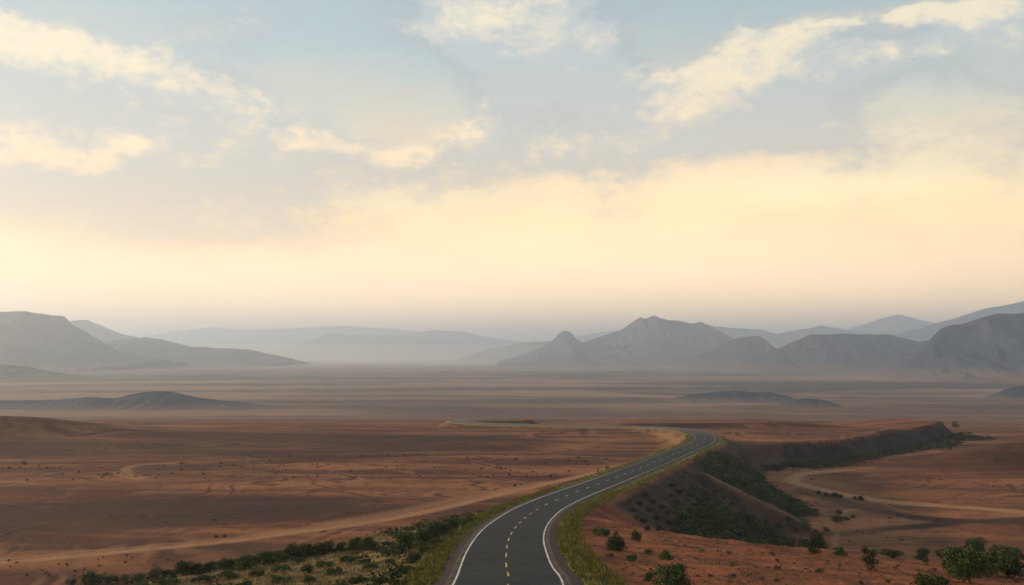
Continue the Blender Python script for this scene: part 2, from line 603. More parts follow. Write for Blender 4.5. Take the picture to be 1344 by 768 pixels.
# shallow erosion lines that follow the lie of the land
cn = N.noise(N.mapping(p, (0.007, 0.011, 0.0)), 1.0, 3, 0.5, 0.8)
cl = N.math('ABSOLUTE', N.math('SUBTRACT', N.math('FRACT', N.math('MULTIPLY', cn, 16.0)), 0.5))
clm = N.math('MULTIPLY', N.sstep(0.09, 0.02, cl), N.sstep(0.4, 0.62, N.noise(p, 0.03, 3)))
base = N.mix(N.math('MULTIPLY', clm, 0.75), base, (0.060, 0.032, 0.026))
cl2 = N.math('MULTIPLY', N.sstep(0.12, 0.04, N.math('ABSOLUTE', N.math('SUBTRACT', cl, 0.2))), N.sstep(0.4, 0.62, N.noise(p, 0.03, 3)))
base = N.mix(N.math('MULTIPLY', cl2, 0.45), base, (0.380, 0.180, 0.085))
# distant floor: greyer, streaked
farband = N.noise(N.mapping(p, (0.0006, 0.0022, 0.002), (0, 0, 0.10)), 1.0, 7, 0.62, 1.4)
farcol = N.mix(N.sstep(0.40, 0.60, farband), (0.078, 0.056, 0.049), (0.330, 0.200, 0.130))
farcol = N.mix(N.attr('pale'), farcol, (0.440, 0.350, 0.270))  # brightness of ground fog painted into the farthest floor's colour
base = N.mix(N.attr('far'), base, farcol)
base = N.mix(N.math('MULTIPLY', N.attr('rtop'), 0.9), base, N.mix(N.sstep(0.35, 0.65, mid), (0.150, 0.050, 0.025), (0.330, 0.108, 0.044)))
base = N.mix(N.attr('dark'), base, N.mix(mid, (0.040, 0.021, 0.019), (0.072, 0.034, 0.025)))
base = N.mix(N.attr('embank'), base, N.mix(N.sstep(0.35, 0.65, mid), (0.032, 0.023, 0.015), (0.082, 0.045, 0.027)))  # brown bank soil, darkened to carry the shade of the slope
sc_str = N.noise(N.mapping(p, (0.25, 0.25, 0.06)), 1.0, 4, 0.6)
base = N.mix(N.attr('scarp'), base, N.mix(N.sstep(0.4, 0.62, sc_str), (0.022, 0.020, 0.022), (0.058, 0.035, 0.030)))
base = N.mix(N.math('MULTIPLY', N.attr('track'), N.sstep(0.12, 0.42, N.noise(p, 0.7, 4, 0.7))), base, N.mix(mid, (0.330, 0.150, 0.072), (0.500, 0.260, 0.135)))
lg = N.mix(N.sstep(0.38, 0.62, N.noise(p, 0.45, 4, 0.6)), (0.085, 0.062, 0.024), (0.255, 0.165, 0.070))
base = N.mix(N.attr('ltop'), base, lg)
vn = N.math('ADD', N.attr('veg'), N.math('MULTIPLY', N.math('SUBTRACT', N.noise(p, 0.55, 3, 0.7), 0.5), 1.0))
base = N.mix(N.sstep(0.38, 0.62, vn), base, N.mix(N.sstep(0.35, 0.65, fine), (0.020, 0.026, 0.012), (0.048, 0.056, 0.020)))
mott = N.math('ADD', 0.30, N.math('ADD', N.math('MULTIPLY', fine, 0.75), N.math('MULTIPLY', speck, 0.60)))
base = N.mix(1.0, base, N.n('ShaderNodeCombineXYZ').outputs[0], 'MULTIPLY') if False else base
vm = N.n('ShaderNodeVectorMath', operation='SCALE')
N.put(vm.inputs[0], base)
N.put(vm.inputs['Scale'], N.math('MULTIPLY', mott, 0.86))
hgt = N.math('ADD', N.math('MULTIPLY', fine, 0.6), N.math('ADD', N.math('MULTIPLY', mid, 2.0), N.math('MULTIPLY', speck, 0.25)))
N.bsdf(vm.outputs[0], 0.95, 0.1, N.bump(hgt, 0.75, 0.6))

V = np.stack([GX, GY, GZ], -1).reshape(-1, 3)
nc = len(ANG)
F4 = grid_faces(len(RAD), nc)[:, ::-1]
cz = float(ground_z(0.0, 0.01)) if False else float(GZ[0].mean())
V = np.vstack([V, [[0, 0, cz]]])
ci = len(V) - 1
F3 = np.stack([np.full(nc - 1, ci), np.arange(1, nc), np.arange(nc - 1)], -1)[:, ::-1]
attrs = {k: np.concatenate([v.ravel(), [v.ravel()[0]]]) for k, v in G.items()}
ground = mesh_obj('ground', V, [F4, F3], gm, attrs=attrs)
tag(ground, 'red brown desert plain with pale tracks, scarps and a long hill', 'ground', kind='structure')

# ------------------------------------------------------------------ road, markings, verges
i0 = 0


def strip(offs, dzs, i_from=0, i_to=None, widths=None):
    i_to = i_to or len(ROAD)
    R = ROAD[i_from:i_to]
    rg = RGT[i_from:i_to]
    rows = []
    for o, dz in zip(offs, dzs):
        oo = o if not callable(o) else o(RS[i_from:i_to])
        rows.append(np.stack([R[:, 0] + rg[:, 0] * oo, R[:, 1] + rg[:, 1] * oo, ZC + R[:, 2] + (dz if not callable(dz) else dz(oo))], -1))
    A = np.stack(rows, 1)
    return A.reshape(-1, 3), grid_faces(A.shape[0], A.shape[1])[:, ::-1]


HW = 3.95
am, nt = new_mat('asphalt')
N = NT(nt)
p = N.pos()
offa = N.attr('off')
ab = N.mix(N.sstep(0.3, 0.7, N.noise(p, 0.12, 4, 0.6)), (0.012, 0.014, 0.016), (0.021, 0.024, 0.027))
ab = N.mix(N.math('MULTIPLY', N.sstep(0.4, 0.7, N.noise(p, 14.0, 3, 0.7)), 0.4), ab, (0.036, 0.038, 0.040))
# wheel-polished lanes
wt = N.math('ABSOLUTE', N.math('SUBTRACT', N.math('ABSOLUTE', N.math('SUBTRACT', N.math('ABSOLUTE', offa), 1.75)), 0.8))
ab = N.mix(N.math('MULTIPLY', N.sstep(0.45, 0.0, wt), 0.35), ab, (0.021, 0.023, 0.025))
crk = N.noise(p, 0.9, 6, 0.75, 1.5)
ab = N.mix(N.math('MULTIPLY', N.sstep(0.018, 0.0, N.math('ABSOLUTE', N.math('SUBTRACT', crk, 0.5))), 0.5), ab, (0.022, 0.022, 0.023))
rp_ = N.sstep(0.57, 0.585, N.noise(N.mapping(p, (0.16, 0.05, 0.1), (0, 0, -0.2)), 1.0, 2, 0.4))
ab = N.mix(N.math('MULTIPLY', rp_, 0.55), ab, (0.017, 0.018, 0.020))
# blown sand creeping in from the edges; the whole surface pales far down the road
du = N.math('ADD', N.math('MULTIPLY', N.math('SUBTRACT', N.math('ABSOLUTE', offa), 3.5), 0.55), N.math('SUBTRACT', N.noise(p, 0.8, 5, 0.7), 0.36))
ab = N.mix(N.math('MULTIPLY', N.sstep(0.0, 0.45, du), 0.7), ab, (0.150, 0.095, 0.065))
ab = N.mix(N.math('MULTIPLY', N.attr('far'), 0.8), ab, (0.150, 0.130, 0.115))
N.bsdf(ab, N.math('ADD', 0.60, N.math('MULTIPLY', N.noise(p, 0.5, 3), 0.2)), 0.08, N.bump(N.noise(p, 30, 2), 0.25, 0.02))
offs = [-HW, -3.0, -1.75, 0, 1.75, 3.0, HW]
Vr, Fr = strip(offs, [lambda o: -0.012 * np.abs(o)] * 7)
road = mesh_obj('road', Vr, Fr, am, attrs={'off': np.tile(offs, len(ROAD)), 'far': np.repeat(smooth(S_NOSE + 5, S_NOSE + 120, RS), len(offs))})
tag(road, 'two-lane asphalt road winding down the ridge into the plain', 'road', kind='structure')


def wob(base, amp, seed):
    return lambda s: base + amp * fbm(s / 9.0 + seed, s * 0 + seed, 3)


def paint(name, col):
    m, nt = new_mat(name)
    N = NT(nt)
    p = N.pos()
    w = N.sstep(0.42, 0.60, N.noise(p, 3.0, 6, 0.75))
    w = N.math('MAXIMUM', N.math('MULTIPLY', w, 0.6), N.math('MULTIPLY', N.attr('worn'), 0.9))
    c = N.mix(w, col, (0.06, 0.06, 0.06))
    N.bsdf(c, 0.6, 0.3)
    return m


white = paint('white_road_paint', (0.66, 0.63, 0.56))
yellow = paint('yellow_road_paint', (0.72, 0.47, 0.07))
for sgn in (-1, 1):
    Vl, Fl = strip([wob(sgn * 3.42 - 0.07, 0.02, 1.0), wob(sgn * 3.42 + 0.07, 0.02, 4.0)], [lambda o: -0.012 * np.abs(o) + 0.006] * 2)
    ln = mesh_obj('edge_line', Vl, Fl, white, road, attrs={'worn': np.repeat(smooth(S_EMB0 - 10, S_EMB0 + 80, RS), 2)})
s0, nd = 0.0, 0
i_start = int(np.argmin(np.abs(ROAD[:, 1] - 20)))
k = i_start
# two worn tapes are enough past the bend, where a dash is under a pixel
S_STOP = S_NOSE + 10
while RS[k] < S_STOP and nd < 95:
    n_ = 3
    mid_y = ROAD[k, 1]
    mat_ = yellow if mid_y < 135 else white
    Vd, Fd = strip([-0.062, 0.062], [0.006, 0.006], k, k + n_ + 1)
    d_ = mesh_obj('lane_dash', Vd, Fd, mat_, road)
    if mat_ is yellow:
        d_['label'] = 'yellow dash'
    k += 7 if mid_y < 130 else 9
    nd += 1

sm_, nt = new_mat('shoulder_gravel')
N = NT(nt)
p = N.pos()
N.bsdf(N.mix(N.sstep(0.35, 0.65, N.noise(p, 4.0, 5, 0.7)), (0.032, 0.024, 0.022), (0.085, 0.060, 0.050)), 0.95, 0.1,
       N.bump(N.noise(p, 12, 3), 0.5, 0.04))
Vs, Fs = strip([-4.85, -4.4, -HW], [-0.16, -0.09, -0.052])
Vs2, Fs2 = strip([HW, 4.4, 4.95], [-0.052, -0.09, -0.17])
sh = mesh_obj('shoulder', np.vstack([Vs, Vs2]), [Fs, Fs2 + len(Vs)], sm_, road)

vm_, nt = new_mat('verge_turf')
N = NT(nt)
p = N.pos()
offa = N.attr('off')
g1 = N.noise(p, 0.5, 5, 0.65)
g2 = N.noise(p, 2.6, 4, 0.7)
gc = N.mix(N.sstep(0.35, 0.65, g2), (0.048, 0.060, 0.012), (0.130, 0.126, 0.026))
gc = N.mix(N.math('MULTIPLY', N.sstep(0.44, 0.66, g1), 0.7), gc, (0.270, 0.190, 0.050))
# a worn bare strip runs along the middle of the right-hand verge
ws = N.math('ABSOLUTE', N.math('SUBTRACT', offa, N.math('ADD', 5.8, N.math('MULTIPLY', N.math('SUBTRACT', g1, 0.5), 1.4))))
wm = N.math('MULTIPLY', N.sstep(0.5, 0.12, ws), N.sstep(0.38, 0.58, N.noise(p, 0.22, 3)))
gc = N.mix(wm, gc, (0.300, 0.205, 0.115))
# outer edge turns straw-coloured
gc = N.mix(N.math('MULTIPLY', N.sstep(6.2, 7.1, N.math('ABSOLUTE', offa)), 0.7), gc, (0.240, 0.150, 0.055))
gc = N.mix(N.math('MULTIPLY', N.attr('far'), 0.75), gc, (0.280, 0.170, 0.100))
N.bsdf(gc, 0.95, 0.1, N.bump(N.math('ADD', g2, N.noise(p, 9, 3)), 0.7, 0.12))


vo = [4.7, 5.2, 5.8, 6.4, wob(6.95, 0.2, 2.2), wob(7.7, 0.3, 2.2)]
vz = [-0.15, -0.10, -0.16, -0.24, -0.46, -1.7]
vl = [wob(-7.3, 0.8, 7.7), wob(-6.5, 0.5, 7.7), -5.9, -5.2, -4.6]
vlz = [-1.5, -0.42, -0.2, -0.12, -0.15]
Va, Fa = strip(vl, vlz)
Vb, Fb = strip(vo, vz)
oa = np.concatenate([np.stack([o if not callable(o) else o(RS) for o in [*map(lambda q: q if callable(q) else np.full(len(RS), q), vl)]], 1).ravel(),
                     np.stack([o if not callable(o) else o(RS) for o in [*map(lambda q: q if callable(q) else np.full(len(RS), q), vo)]], 1).ravel()])
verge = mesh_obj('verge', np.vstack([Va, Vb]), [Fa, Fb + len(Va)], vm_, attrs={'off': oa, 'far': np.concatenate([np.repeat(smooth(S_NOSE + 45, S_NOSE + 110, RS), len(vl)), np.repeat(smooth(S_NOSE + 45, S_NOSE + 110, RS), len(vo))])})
tag(verge, 'strip of yellow green grass along both sides of the road', 'verge', kind='structure')

# ------------------------------------------------------------------ mountains and hills
def rock(name, a, b, c3, apron):
    m, nt = new_mat(name)
    N = NT(nt)
    p = N.pos()
    c = N.mix(N.sstep(0.35, 0.65, N.noise(p, 0.006, 6, 0.62)), a, b)
    c = N.mix(N.math('MULTIPLY', N.sstep(0.45, 0.65, N.noise(N.mapping(p, (0.004, 0.004, 0.03)), 1.0, 5, 0.6)), 0.5), c, c3)
    sep_ = N.n('ShaderNodeSeparateXYZ')
    N.put(sep_.inputs[0], p)
    zz = N.math('ADD', sep_.outputs[2], N.math('MULTIPLY', N.math('SUBTRACT', N.noise(p, 0.01, 4), 0.5), 0.6 * apron))
    c = N.mix(N.sstep(8 + apron, 8, zz), c, (0.150, 0.098, 0.072))
    N.bsdf(c, 0.95, 0.1, N.bump(N.noise(p, 0.02, 6, 0.65), 0.6, 12.0))
    return m


hm_far = rock('hazy_mountain_rock', (0.050, 0.068, 0.102), (0.095, 0.110, 0.142), (0.050, 0.064, 0.090), 70)  # haze blue is put into the rock colours, paler with distance
hm_mid = rock('hazy_table_rock', (0.022, 0.036, 0.068), (0.046, 0.060, 0.094), (0.026, 0.040, 0.066), 60)
hm_near = rock('hazy_hill_rock', (0.020, 0.032, 0.056), (0.044, 0.055, 0.080), (0.024, 0.034, 0.052), 14)


def mountain(name, prof, d, front, back, base_z=8.0, pw=1.25, gully=0.35, seed=0, label=None, nu=None, cat='mountain', wav=None):
    """a ridge whose crest keeps the given skyline at distance d, falling away to both sides over front/back metres"""
    prof = np.array(prof, float)
    W = np.array([pd(a, b, d) for a, b in prof])
    x0, x1 = W[0, 0], W[-1, 0]
    nu = nu or 260
    nv = 90
    u = np.linspace(x0, x1, nu)
    # smooth skyline with a little roughness
    zz = np.interp(u, W[:, 0], W[:, 2])
    ker = np.hanning(7)
    ker /= ker.sum()
    zz = np.convolve(np.pad(zz, 3, mode='edge'), ker, 'valid')
    size = (zz.max() - base_z)
    zz = zz + 0.022 * size * fbm(u / (0.5 * size) + seed, u * 0 + seed, 4)
    v = np.concatenate([np.linspace(-1, 0, nv - 24) , np.linspace(0, 1, 25)[1:]])
    U, Vv = np.meshgrid(u, v)
    H = np.broadcast_to(zz - base_z, U.shape)
    t = np.abs(Vv)
    Y = d + np.where(Vv < 0, Vv * front, Vv * back)
    wl = wav or 0.55 * size
    gx = U + 0.35 * wl * fbm(U / wl + seed * 3.1, Y / wl, 3)
    rid = 1 - np.abs(pnoise(gx / wl + seed, Y / (wl * 5) + seed)) * 1.6
    rid2 = 1 - np.abs(pnoise(gx / (wl * 0.4) + seed + 9, Y / (wl * 2.2))) * 1.6
    e = (1 - t) ** pw
    mod = gully * (0.65 * (1 - rid) + 0.35 * (1 - rid2)) * np.sin(np.pi * np.clip(t, 0, 1) ** 0.75)
    Hh = H * np.clip(e * (1 - mod), 0, 1.0)
    Hh = Hh + 0.015 * size * fbm(U / (wl * 0.3), Y / (wl * 0.3), 3) * np.sin(np.pi * t)
    Z = base_z + Hh - 6.0 * t
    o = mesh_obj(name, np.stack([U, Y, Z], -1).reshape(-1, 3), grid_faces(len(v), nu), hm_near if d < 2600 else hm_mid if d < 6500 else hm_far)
    return tag(o, label, cat, kind='structure')


mountain('mountain', [(-420, 470), (-300, 430), (-160, 414), (-80, 409), (0, 409), (35, 408.5), (75, 415), (86, 415), (92, 424), (120, 440), (150, 458), (172, 466), (215, 472)],
         5200, 2000, 1500, pw=1.55, gully=0.8, seed=1, label='broad flat-topped blue grey mountain at the left edge of the plain')
mountain('mountain', [(40, 455), (85, 423), (97, 421), (115, 420), (140, 431), (165, 440), (200, 446), (260, 462), (300, 470)],
         8200, 1500, 1500, seed=2, label='pale pointed mountain shoulder rising behind the flat-topped left mountain')
mountain('hill', [(90, 472), (145, 447), (190, 443), (215, 446), (250, 455), (290, 457), (325, 458.5), (350, 464), (385, 471)],
         6400, 1100, 900, seed=3, label='low blue hill trailing right from the flat-topped left mountain', cat='hill')
mountain('hill', [(-320, 500), (-160, 486), (-40, 478), (0, 478), (35, 481), (60, 487), (100, 492), (150, 499)],
         3000, 500, 500, seed=4, base_z=6, label='low dark foothill at the left edge below the big mountain', cat='hill', gully=0.2)
mountain('mountain', [(130, 468), (190, 441), (230, 435), (275, 430), (320, 433), (380, 431), (450, 428), (520, 432), (590, 443), (680, 468)],
         19000, 2000, 2000, seed=5, label='very faint pale mountain range behind the left half of the plain', gully=0.2)
mountain('mountain', [(330, 470), (385, 455), (430, 437.5), (455, 439.5), (485, 440), (530, 441), (590, 448), (640, 456), (690, 470)],
         14000, 1800, 1500, seed=6, label='soft grey mountain low in the centre-left distance', gully=0.25)
mountain('mountain', [(470, 470), (530, 440), (570, 433), (610, 436), (650, 445), (690, 449), (730, 447), (790, 436), (830, 432), (900, 470)],
         15500, 1700, 1700, seed=7, label='faint grey range in the middle behind the twin peaks', gully=0.2)
mountain('hill', [(590, 474), (640, 458), (690, 450), (730, 448), (780, 452), (830, 472)],
         9500, 900, 900, seed=8, label='low misty hill left of the small pointed peak', cat='hill', gully=0.2)
mountain('mountain', [(655, 474), (692, 464), (712, 455), (727, 446), (735, 436.5), (742, 433.5), (749, 436), (757, 445), (766, 450), (785, 443), (800, 438), (818, 431), (832, 422),
                      (841, 416), (848, 417.5), (858, 413.5), (868, 418), (878, 421), (890, 420.5), (905, 425), (920, 422.5), (930, 427), (948, 437), (968, 447), (1000, 460), (1040, 474)],
         7000, 1700, 1300, pw=1.35, gully=0.35, seed=9, nu=420, label='twin-peaked grey blue mountain right of centre with a small knob to its left')
mountain('mountain', [(860, 466), (900, 434), (935, 428), (965, 431), (1000, 433), (1020, 438), (1060, 431), (1078, 427), (1100, 431), (1120, 436), (1180, 440), (1260, 470)],
         11000, 1500, 1500, seed=10, label='long pale ridge behind the twin-peaked mountain on the right', gully=0.25)
mountain('mountain', [(1040, 462), (1100, 437), (1145, 422), (1178, 412), (1190, 415), (1225, 424), (1300, 440), (1380, 462)],
         14500, 1800, 1600, seed=11, label='very pale pointed mountain far off above the flat dark mesas', gully=0.2)
mountain('mountain', [(1080, 468), (1130, 447), (1170, 440), (1200, 433), (1228, 425), (1262, 415), (1300, 404), (1344, 395), (1440, 390), (1560, 400), (1700, 440), (1760, 470)],
         8600, 1600, 1500, seed=12, label='tall pale blue mountain rising out of the right edge', gully=0.35)
mountain('mountain', [(865, 482), (900, 474), (925, 464), (945, 454), (962, 445), (972, 442.5), (985, 441), (997, 441), (1004, 446), (1015, 455), (1040, 466), (1075, 482)],
         5600, 1000, 800, pw=1.5, seed=13, label='small flat-topped butte with sloping sides right of centre', gully=0.35)
mountain('mountain', [(945, 488), (985, 472), (1015, 460), (1045, 447), (1062, 440), (1090, 438), (1130, 439), (1165, 439), (1195, 446), (1208, 448), (1225, 445), (1240, 443), (1290, 465), (1330, 488)],
         4700, 900, 700, pw=1.45, seed=14, label='long dark table mountain between the butte and the right-hand mesa', gully=0.6)
mountain('mountain', [(1110, 506), (1160, 490), (1190, 474), (1208, 460), (1222, 444), (1234, 433), (1246, 428.5), (1268, 424), (1290, 416), (1310, 411.5), (1344, 410.5), (1420, 404), (1520, 412), (1640, 460), (1740, 505)],
         3300, 900, 800, pw=1.7, seed=15, nu=420, label='big dark mesa with fluted slopes at the right edge', gully=0.85)
mountain('hill', [(-420, 532), (-200, 528), (0, 525.5), (70, 525), (118, 521), (128, 521.5), (150, 523), (172, 517.5), (190, 514.5), (205, 513.2), (222, 513.6), (240, 517.5), (262, 522), (300, 526.5), (350, 531.5), (400, 535), (470, 541)],
         1480, 110, 160, base_z=7, seed=16, nu=420, label='long low dark blue hill with one rounded summit on the left plain', cat='hill', gully=0.2, wav=26)
mountain('hill', [(870, 527), (895, 520), (915, 516.5), (945, 514), (970, 512.8), (990, 515), (1010, 514.5), (1030, 519), (1055, 526)],
         1700, 130, 120, base_z=7, seed=17, label='flat dark blue hillock lying across the plain right of centre', cat='hill', gully=0.25, wav=24)
mountain('hill', [(1015, 532), (1040, 525.5), (1055, 523), (1075, 524), (1088, 527), (1105, 532)],
         1520, 70, 70, base_z=7, seed=18, label='tiny blue hillock just right of the flat dark hillock', cat='hill', gully=0.2, wav=18)
mountain('hill', [(1275, 528), (1300, 521), (1318, 511), (1344, 506.5), (1400, 500), (1480, 510), (1560, 528)],
         1750, 150, 150, base_z=7, seed=19, label='dark blue hillock cut off by the right edge of the view', cat='hill', gully=0.3, wav=30)


# ------------------------------------------------------------------ plants
def leaf_mat(name, a, b, scale=1.0):
    m, nt = new_mat(name)
    N = NT(nt)
    t = N.attr('tint')
    c = N.mix(t, a, b)
    rnd = N.n('ShaderNodeObjectInfo').outputs['Random']
    hs = N.n('ShaderNodeHueSaturation')
    N.put(hs.inputs['Color'], c)
    N.put(hs.inputs['Value'], N.math('ADD', 0.75, N.math('MULTIPLY', rnd, 0.5)))
    N.put(hs.inputs['Hue'], N.math('ADD', 0.485, N.math('MULTIPLY', rnd, 0.03)))
    b_ = N.bsdf(hs.outputs[0], 0.85, 0.15)
    return m


M_JUN = leaf_mat('juniper_leaves', (0.023, 0.036, 0.010), (0.072, 0.094, 0.025))
M_SAGE = leaf_mat('scrub_leaves', (0.040, 0.036, 0.016), (0.095, 0.084, 0.040))
M_DARK = leaf_mat('dark_scrub_leaves', (0.024, 0.022, 0.012), (0.055, 0.050, 0.024))
M_GRN = leaf_mat('gully_leaves', (0.026, 0.034, 0.012), (0.066, 0.076, 0.024))
bk, nt = new_mat('bark')
N = NT(nt)
N.bsdf(N.mix(N.noise(N.mapping(N.obj(), (12, 12, 2)), 1.0, 4, 0.6), (0.050, 0.036, 0.026), (0.130, 0.098, 0.074)), 0.95, 0.1)
gr, nt = new_mat('grass_blades')
N = NT(nt)
N.bsdf(N.mix(N.attr('tint'), (0.054, 0.072, 0.013), (0.290, 0.220, 0.060)), 0.9, 0.1)
gd, nt = new_mat('dry_grass_blades')
N = NT(nt)
N.bsdf(N.mix(N.attr('tint'), (0.110, 0.085, 0.032), (0.330, 0.230, 0.105)), 0.9, 0.1)


def leaf_cloud(lobes, n, size, rng, zmin=0.0, lump=0.35):
    """many leaf-sized quads through lumpy lobes; returns verts, faces, tint"""
    lobes = np.asarray(lobes, float)
    vol = (lobes[:, 3] * lobes[:, 4] * lobes[:, 5]) ** 0.75
    k = rng.choice(len(lobes), n, p=vol / vol.sum())
    d = rng.normal(size=(n, 3))
    d /= np.linalg.norm(d, axis=1)[:, None]
    # uneven outline: the reach varies with direction, clump by clump
    clump = fbm(d[:, 0] * 1.9 + k * 3.3, d[:, 1] * 1.9 + d[:, 2] * 2.3, 3)
    reach = 1.0 + lump * clump
    rad = reach * rng.uniform(0.18, 1.0, n) ** 0.42
    C = lobes[k, :3] + d * lobes[k, 3:6] * rad[:, None]
    keep = C[:, 2] > zmin
    C, d, k, clump = C[keep], d[keep], k[keep], clump[keep]
    n = len(C)
    nrm = d * 0.6 + rng.normal(size=(n, 3)) * 0.7
    nrm /= np.linalg.norm(nrm, axis=1)[:, None]
    a = np.cross(nrm, rng.normal(size=(n, 3)))
    a /= np.linalg.norm(a, axis=1)[:, None] + 1e-9
    b = np.cross(nrm, a)
    sz = size * rng.uniform(0.6, 1.4, n)[:, None]
    a, b = a * sz, b * sz * 0.62
    Vq = np.stack([C - a, C - b * 0.9, C + a * 1.1, C + b], 1).reshape(-1, 3)
    Fq = np.arange(4 * n).reshape(n, 4)
    lobe_t = rng.uniform(-0.22, 0.22, len(lobes))
    t = np.clip(0.45 + lobe_t[k] + 0.25 * np.sign(clump) * np.abs(clump) ** 0.7 + rng.normal(size=n) * 0.16, 0, 1)
    return Vq, Fq, np.repeat(t, 4)


def tube(P, R, ns=6):
    P = np.asarray(P, float)
    rows = []
    for i, (p, r) in enumerate(zip(P, R)):
        t = P[min(i + 1, len(P) - 1)] - P[max(i - 1, 0)]
        t /= np.linalg.norm(t) + 1e-9
        a = np.cross(t, [0.3, 0.9, 0.2])
        a /= np.linalg.norm(a) + 1e-9
        b = np.cross(t, a)
        an = np.linspace(0, 2 * np.pi, ns, endpoint=False)
        rows.append(p + r * (np.cos(an)[:, None] * a + np.sin(an)[:, None] * b))
    Vt = np.vstack(rows)
    Ft = []
    for i in range(len(P) - 1):
        for j in range(ns):
            Ft.append((i * ns + j, i * ns + (j + 1) % ns, (i + 1) * ns + (j + 1) % ns, (i + 1) * ns + j))
    Ft = np.array(Ft)
    return Vt, Ft


def join(parts):
    Vs, Fs, k = [], [], 0
    for v, f in parts:
        Vs.append(v)
        Fs.append(f + k)
        k += len(v)
    return np.vstack(Vs), np.vstack(Fs)


def stems_for(lobes, rng, r0=0.035, trunk=0.22):
    parts = []
    base = np.array([0, 0, -0.06])
    fork = np.array([rng.normal() * 0.02, rng.normal() * 0.02, trunk])
    parts.append(tube([base, (base + fork) / 2 + rng.normal(size=3) * 0.01, fork], [r0 * 1.5, r0 * 1.1, r0 * 0.9], 7))
    for l in lobes[:6]:
        e = np.array(l[:3]) + np.array([0, 0, l[5] * 0.2])
        m_ = fork * 0.5 + e * 0.5 + rng.normal(size=3) * 0.03
        parts.append(tube([fork - [0, 0, 0.02], m_, e], [r0 * 0.75, r0 * 0.5, r0 * 0.2], 5))
    return join(parts)


def plant_meshes(name_leaf, lobes, n, size, mat, rng, trunk=0.2, r0=0.035, zmin=0.0, lump=0.35, stem_name='trunk'):
    v, f, t = leaf_cloud(lobes, n, size, rng, zmin, lump)
    z1 = np.quantile(v[:, 2], 0.995)
    v = v / z1
    lf = mesh_obj(name_leaf, v, f, mat, smooth_=False, attrs={'tint': t})
    sv, sf = stems_for(np.asarray(lobes) / z1, rng, r0, trunk)
    st = mesh_obj(stem_name, sv, sf, bk)
    return lf.data, st.data, lf, st


def round_lobes(rng, w, nl=9, low=0.12):
    L = []
    for i in range(nl):
        a = rng.uniform(0, 2 * np.pi)
        r = w * 0.5 * rng.uniform(0.25, 0.72)
        z = rng.uniform(0.28, 0.74)
        rr = rng.uniform(0.15, 0.27)
        L.append((r * math.cos(a), r * math.sin(a), max(z, rr * 0.6 + low), rr * (0.6 + 0.5 * w), rr * (0.6 + 0.5 * w), rr))
    L.append((0, 0, 0.55, 0.24 * w, 0.24 * w, 0.36))
    for i in range(4):
        a = i * 1.57 + rng.uniform(0, 1)
        L.append((w * 0.3 * math.cos(a), w * 0.3 * math.sin(a), 0.2 + low, 0.2 * w, 0.2 * w, 0.18))
    return L


def cone_lobes(rng):
    L = []
    for i in range(8):
        z = 0.14 + 0.1 * i
        r = 0.34 * (1 - z) + 0.06
        for q in range(3 if i < 5 else 1):
            a = rng.uniform(0, 6.28)
            L.append((r * 0.5 * math.cos(a), r * 0.5 * math.sin(a), z, r * 0.8, r * 0.8, 0.13))
    return L


def low_lobes(rng, w=2.2):
    L = []
    for i in range(9):
        a = rng.uniform(0, 6.28)
        r = w * 0.36 * math.sqrt(rng.uniform(0, 1))
        L.append((r * math.cos(a) * 1.2, r * math.sin(a), rng.uniform(0.3, 0.62), 0.34, 0.34, rng.uniform(0.26, 0.4)))
    return L


def open_lobes(rng):
    L = []
    for i in range(12):
        a = rng.uniform(0, 6.28)
        z = rng.uniform(0.2, 0.9)
        r = 0.30 * (1 - 0.5 * z) * rng.uniform(0.3, 1)
        L.append((r * math.cos(a), r * math.sin(a), z, 0.11, 0.11, 0.12))
    return L


PROTO = {}


def proto(key, leafname, stemname, lobesfn, n, size, mat, count, trunk=0.2, r0=0.035, lump=0.4):
    PROTO[key] = (leafname, stemname, [])
    for i in range(count):
        rng = np.random.default_rng(abs(hash(key)) % 1000 + i if False else sum(map(ord, key)) * 7 + i)
        ld, sd, lo, so_ = plant_meshes(leafname, lobesfn(rng), n, size, mat, rng, trunk, r0, lump=lump, stem_name=stemname)
        bpy.data.objects.remove(lo)
        bpy.data.objects.remove(so_)
        PROTO[key][2].append((ld, sd))


proto('tree', 'crown', 'trunk', lambda r: round_lobes(r, 1.0, 11), 4200, 0.030, M_JUN, 4)
proto('cone', 'crown', 'trunk', cone_lobes, 2600, 0.034, M_JUN, 2, trunk=0.15)
proto('open', 'crown', 'trunk', open_lobes, 1100, 0.034, M_SAGE, 1, trunk=0.12, r0=0.02)
proto('shrub', 'foliage', 'stems', lambda r: round_lobes(r, 1.35, 9, 0.0), 1900, 0.045, M_JUN, 5, trunk=0.12, r0=0.03)
proto('lowshrub', 'foliage', 'stems', lambda r: low_lobes(r, 2.0), 1500, 0.060, M_JUN, 4, trunk=0.1, r0=0.03)
proto('scrub', 'foliage', 'stems', lambda r: low_lobes(r, 1.5), 420, 0.085, M_SAGE, 4, trunk=0.1, r0=0.02)
proto('dark', 'foliage', 'stems', lambda r: low_lobes(r, 1.4), 300, 0.10, M_DARK, 4, trunk=0.1, r0=0.02)
proto('gully', 'crown', 'trunk', lambda r: round_lobes(r, 1.1, 9), 1500, 0.045, M_GRN, 4, trunk=0.2)


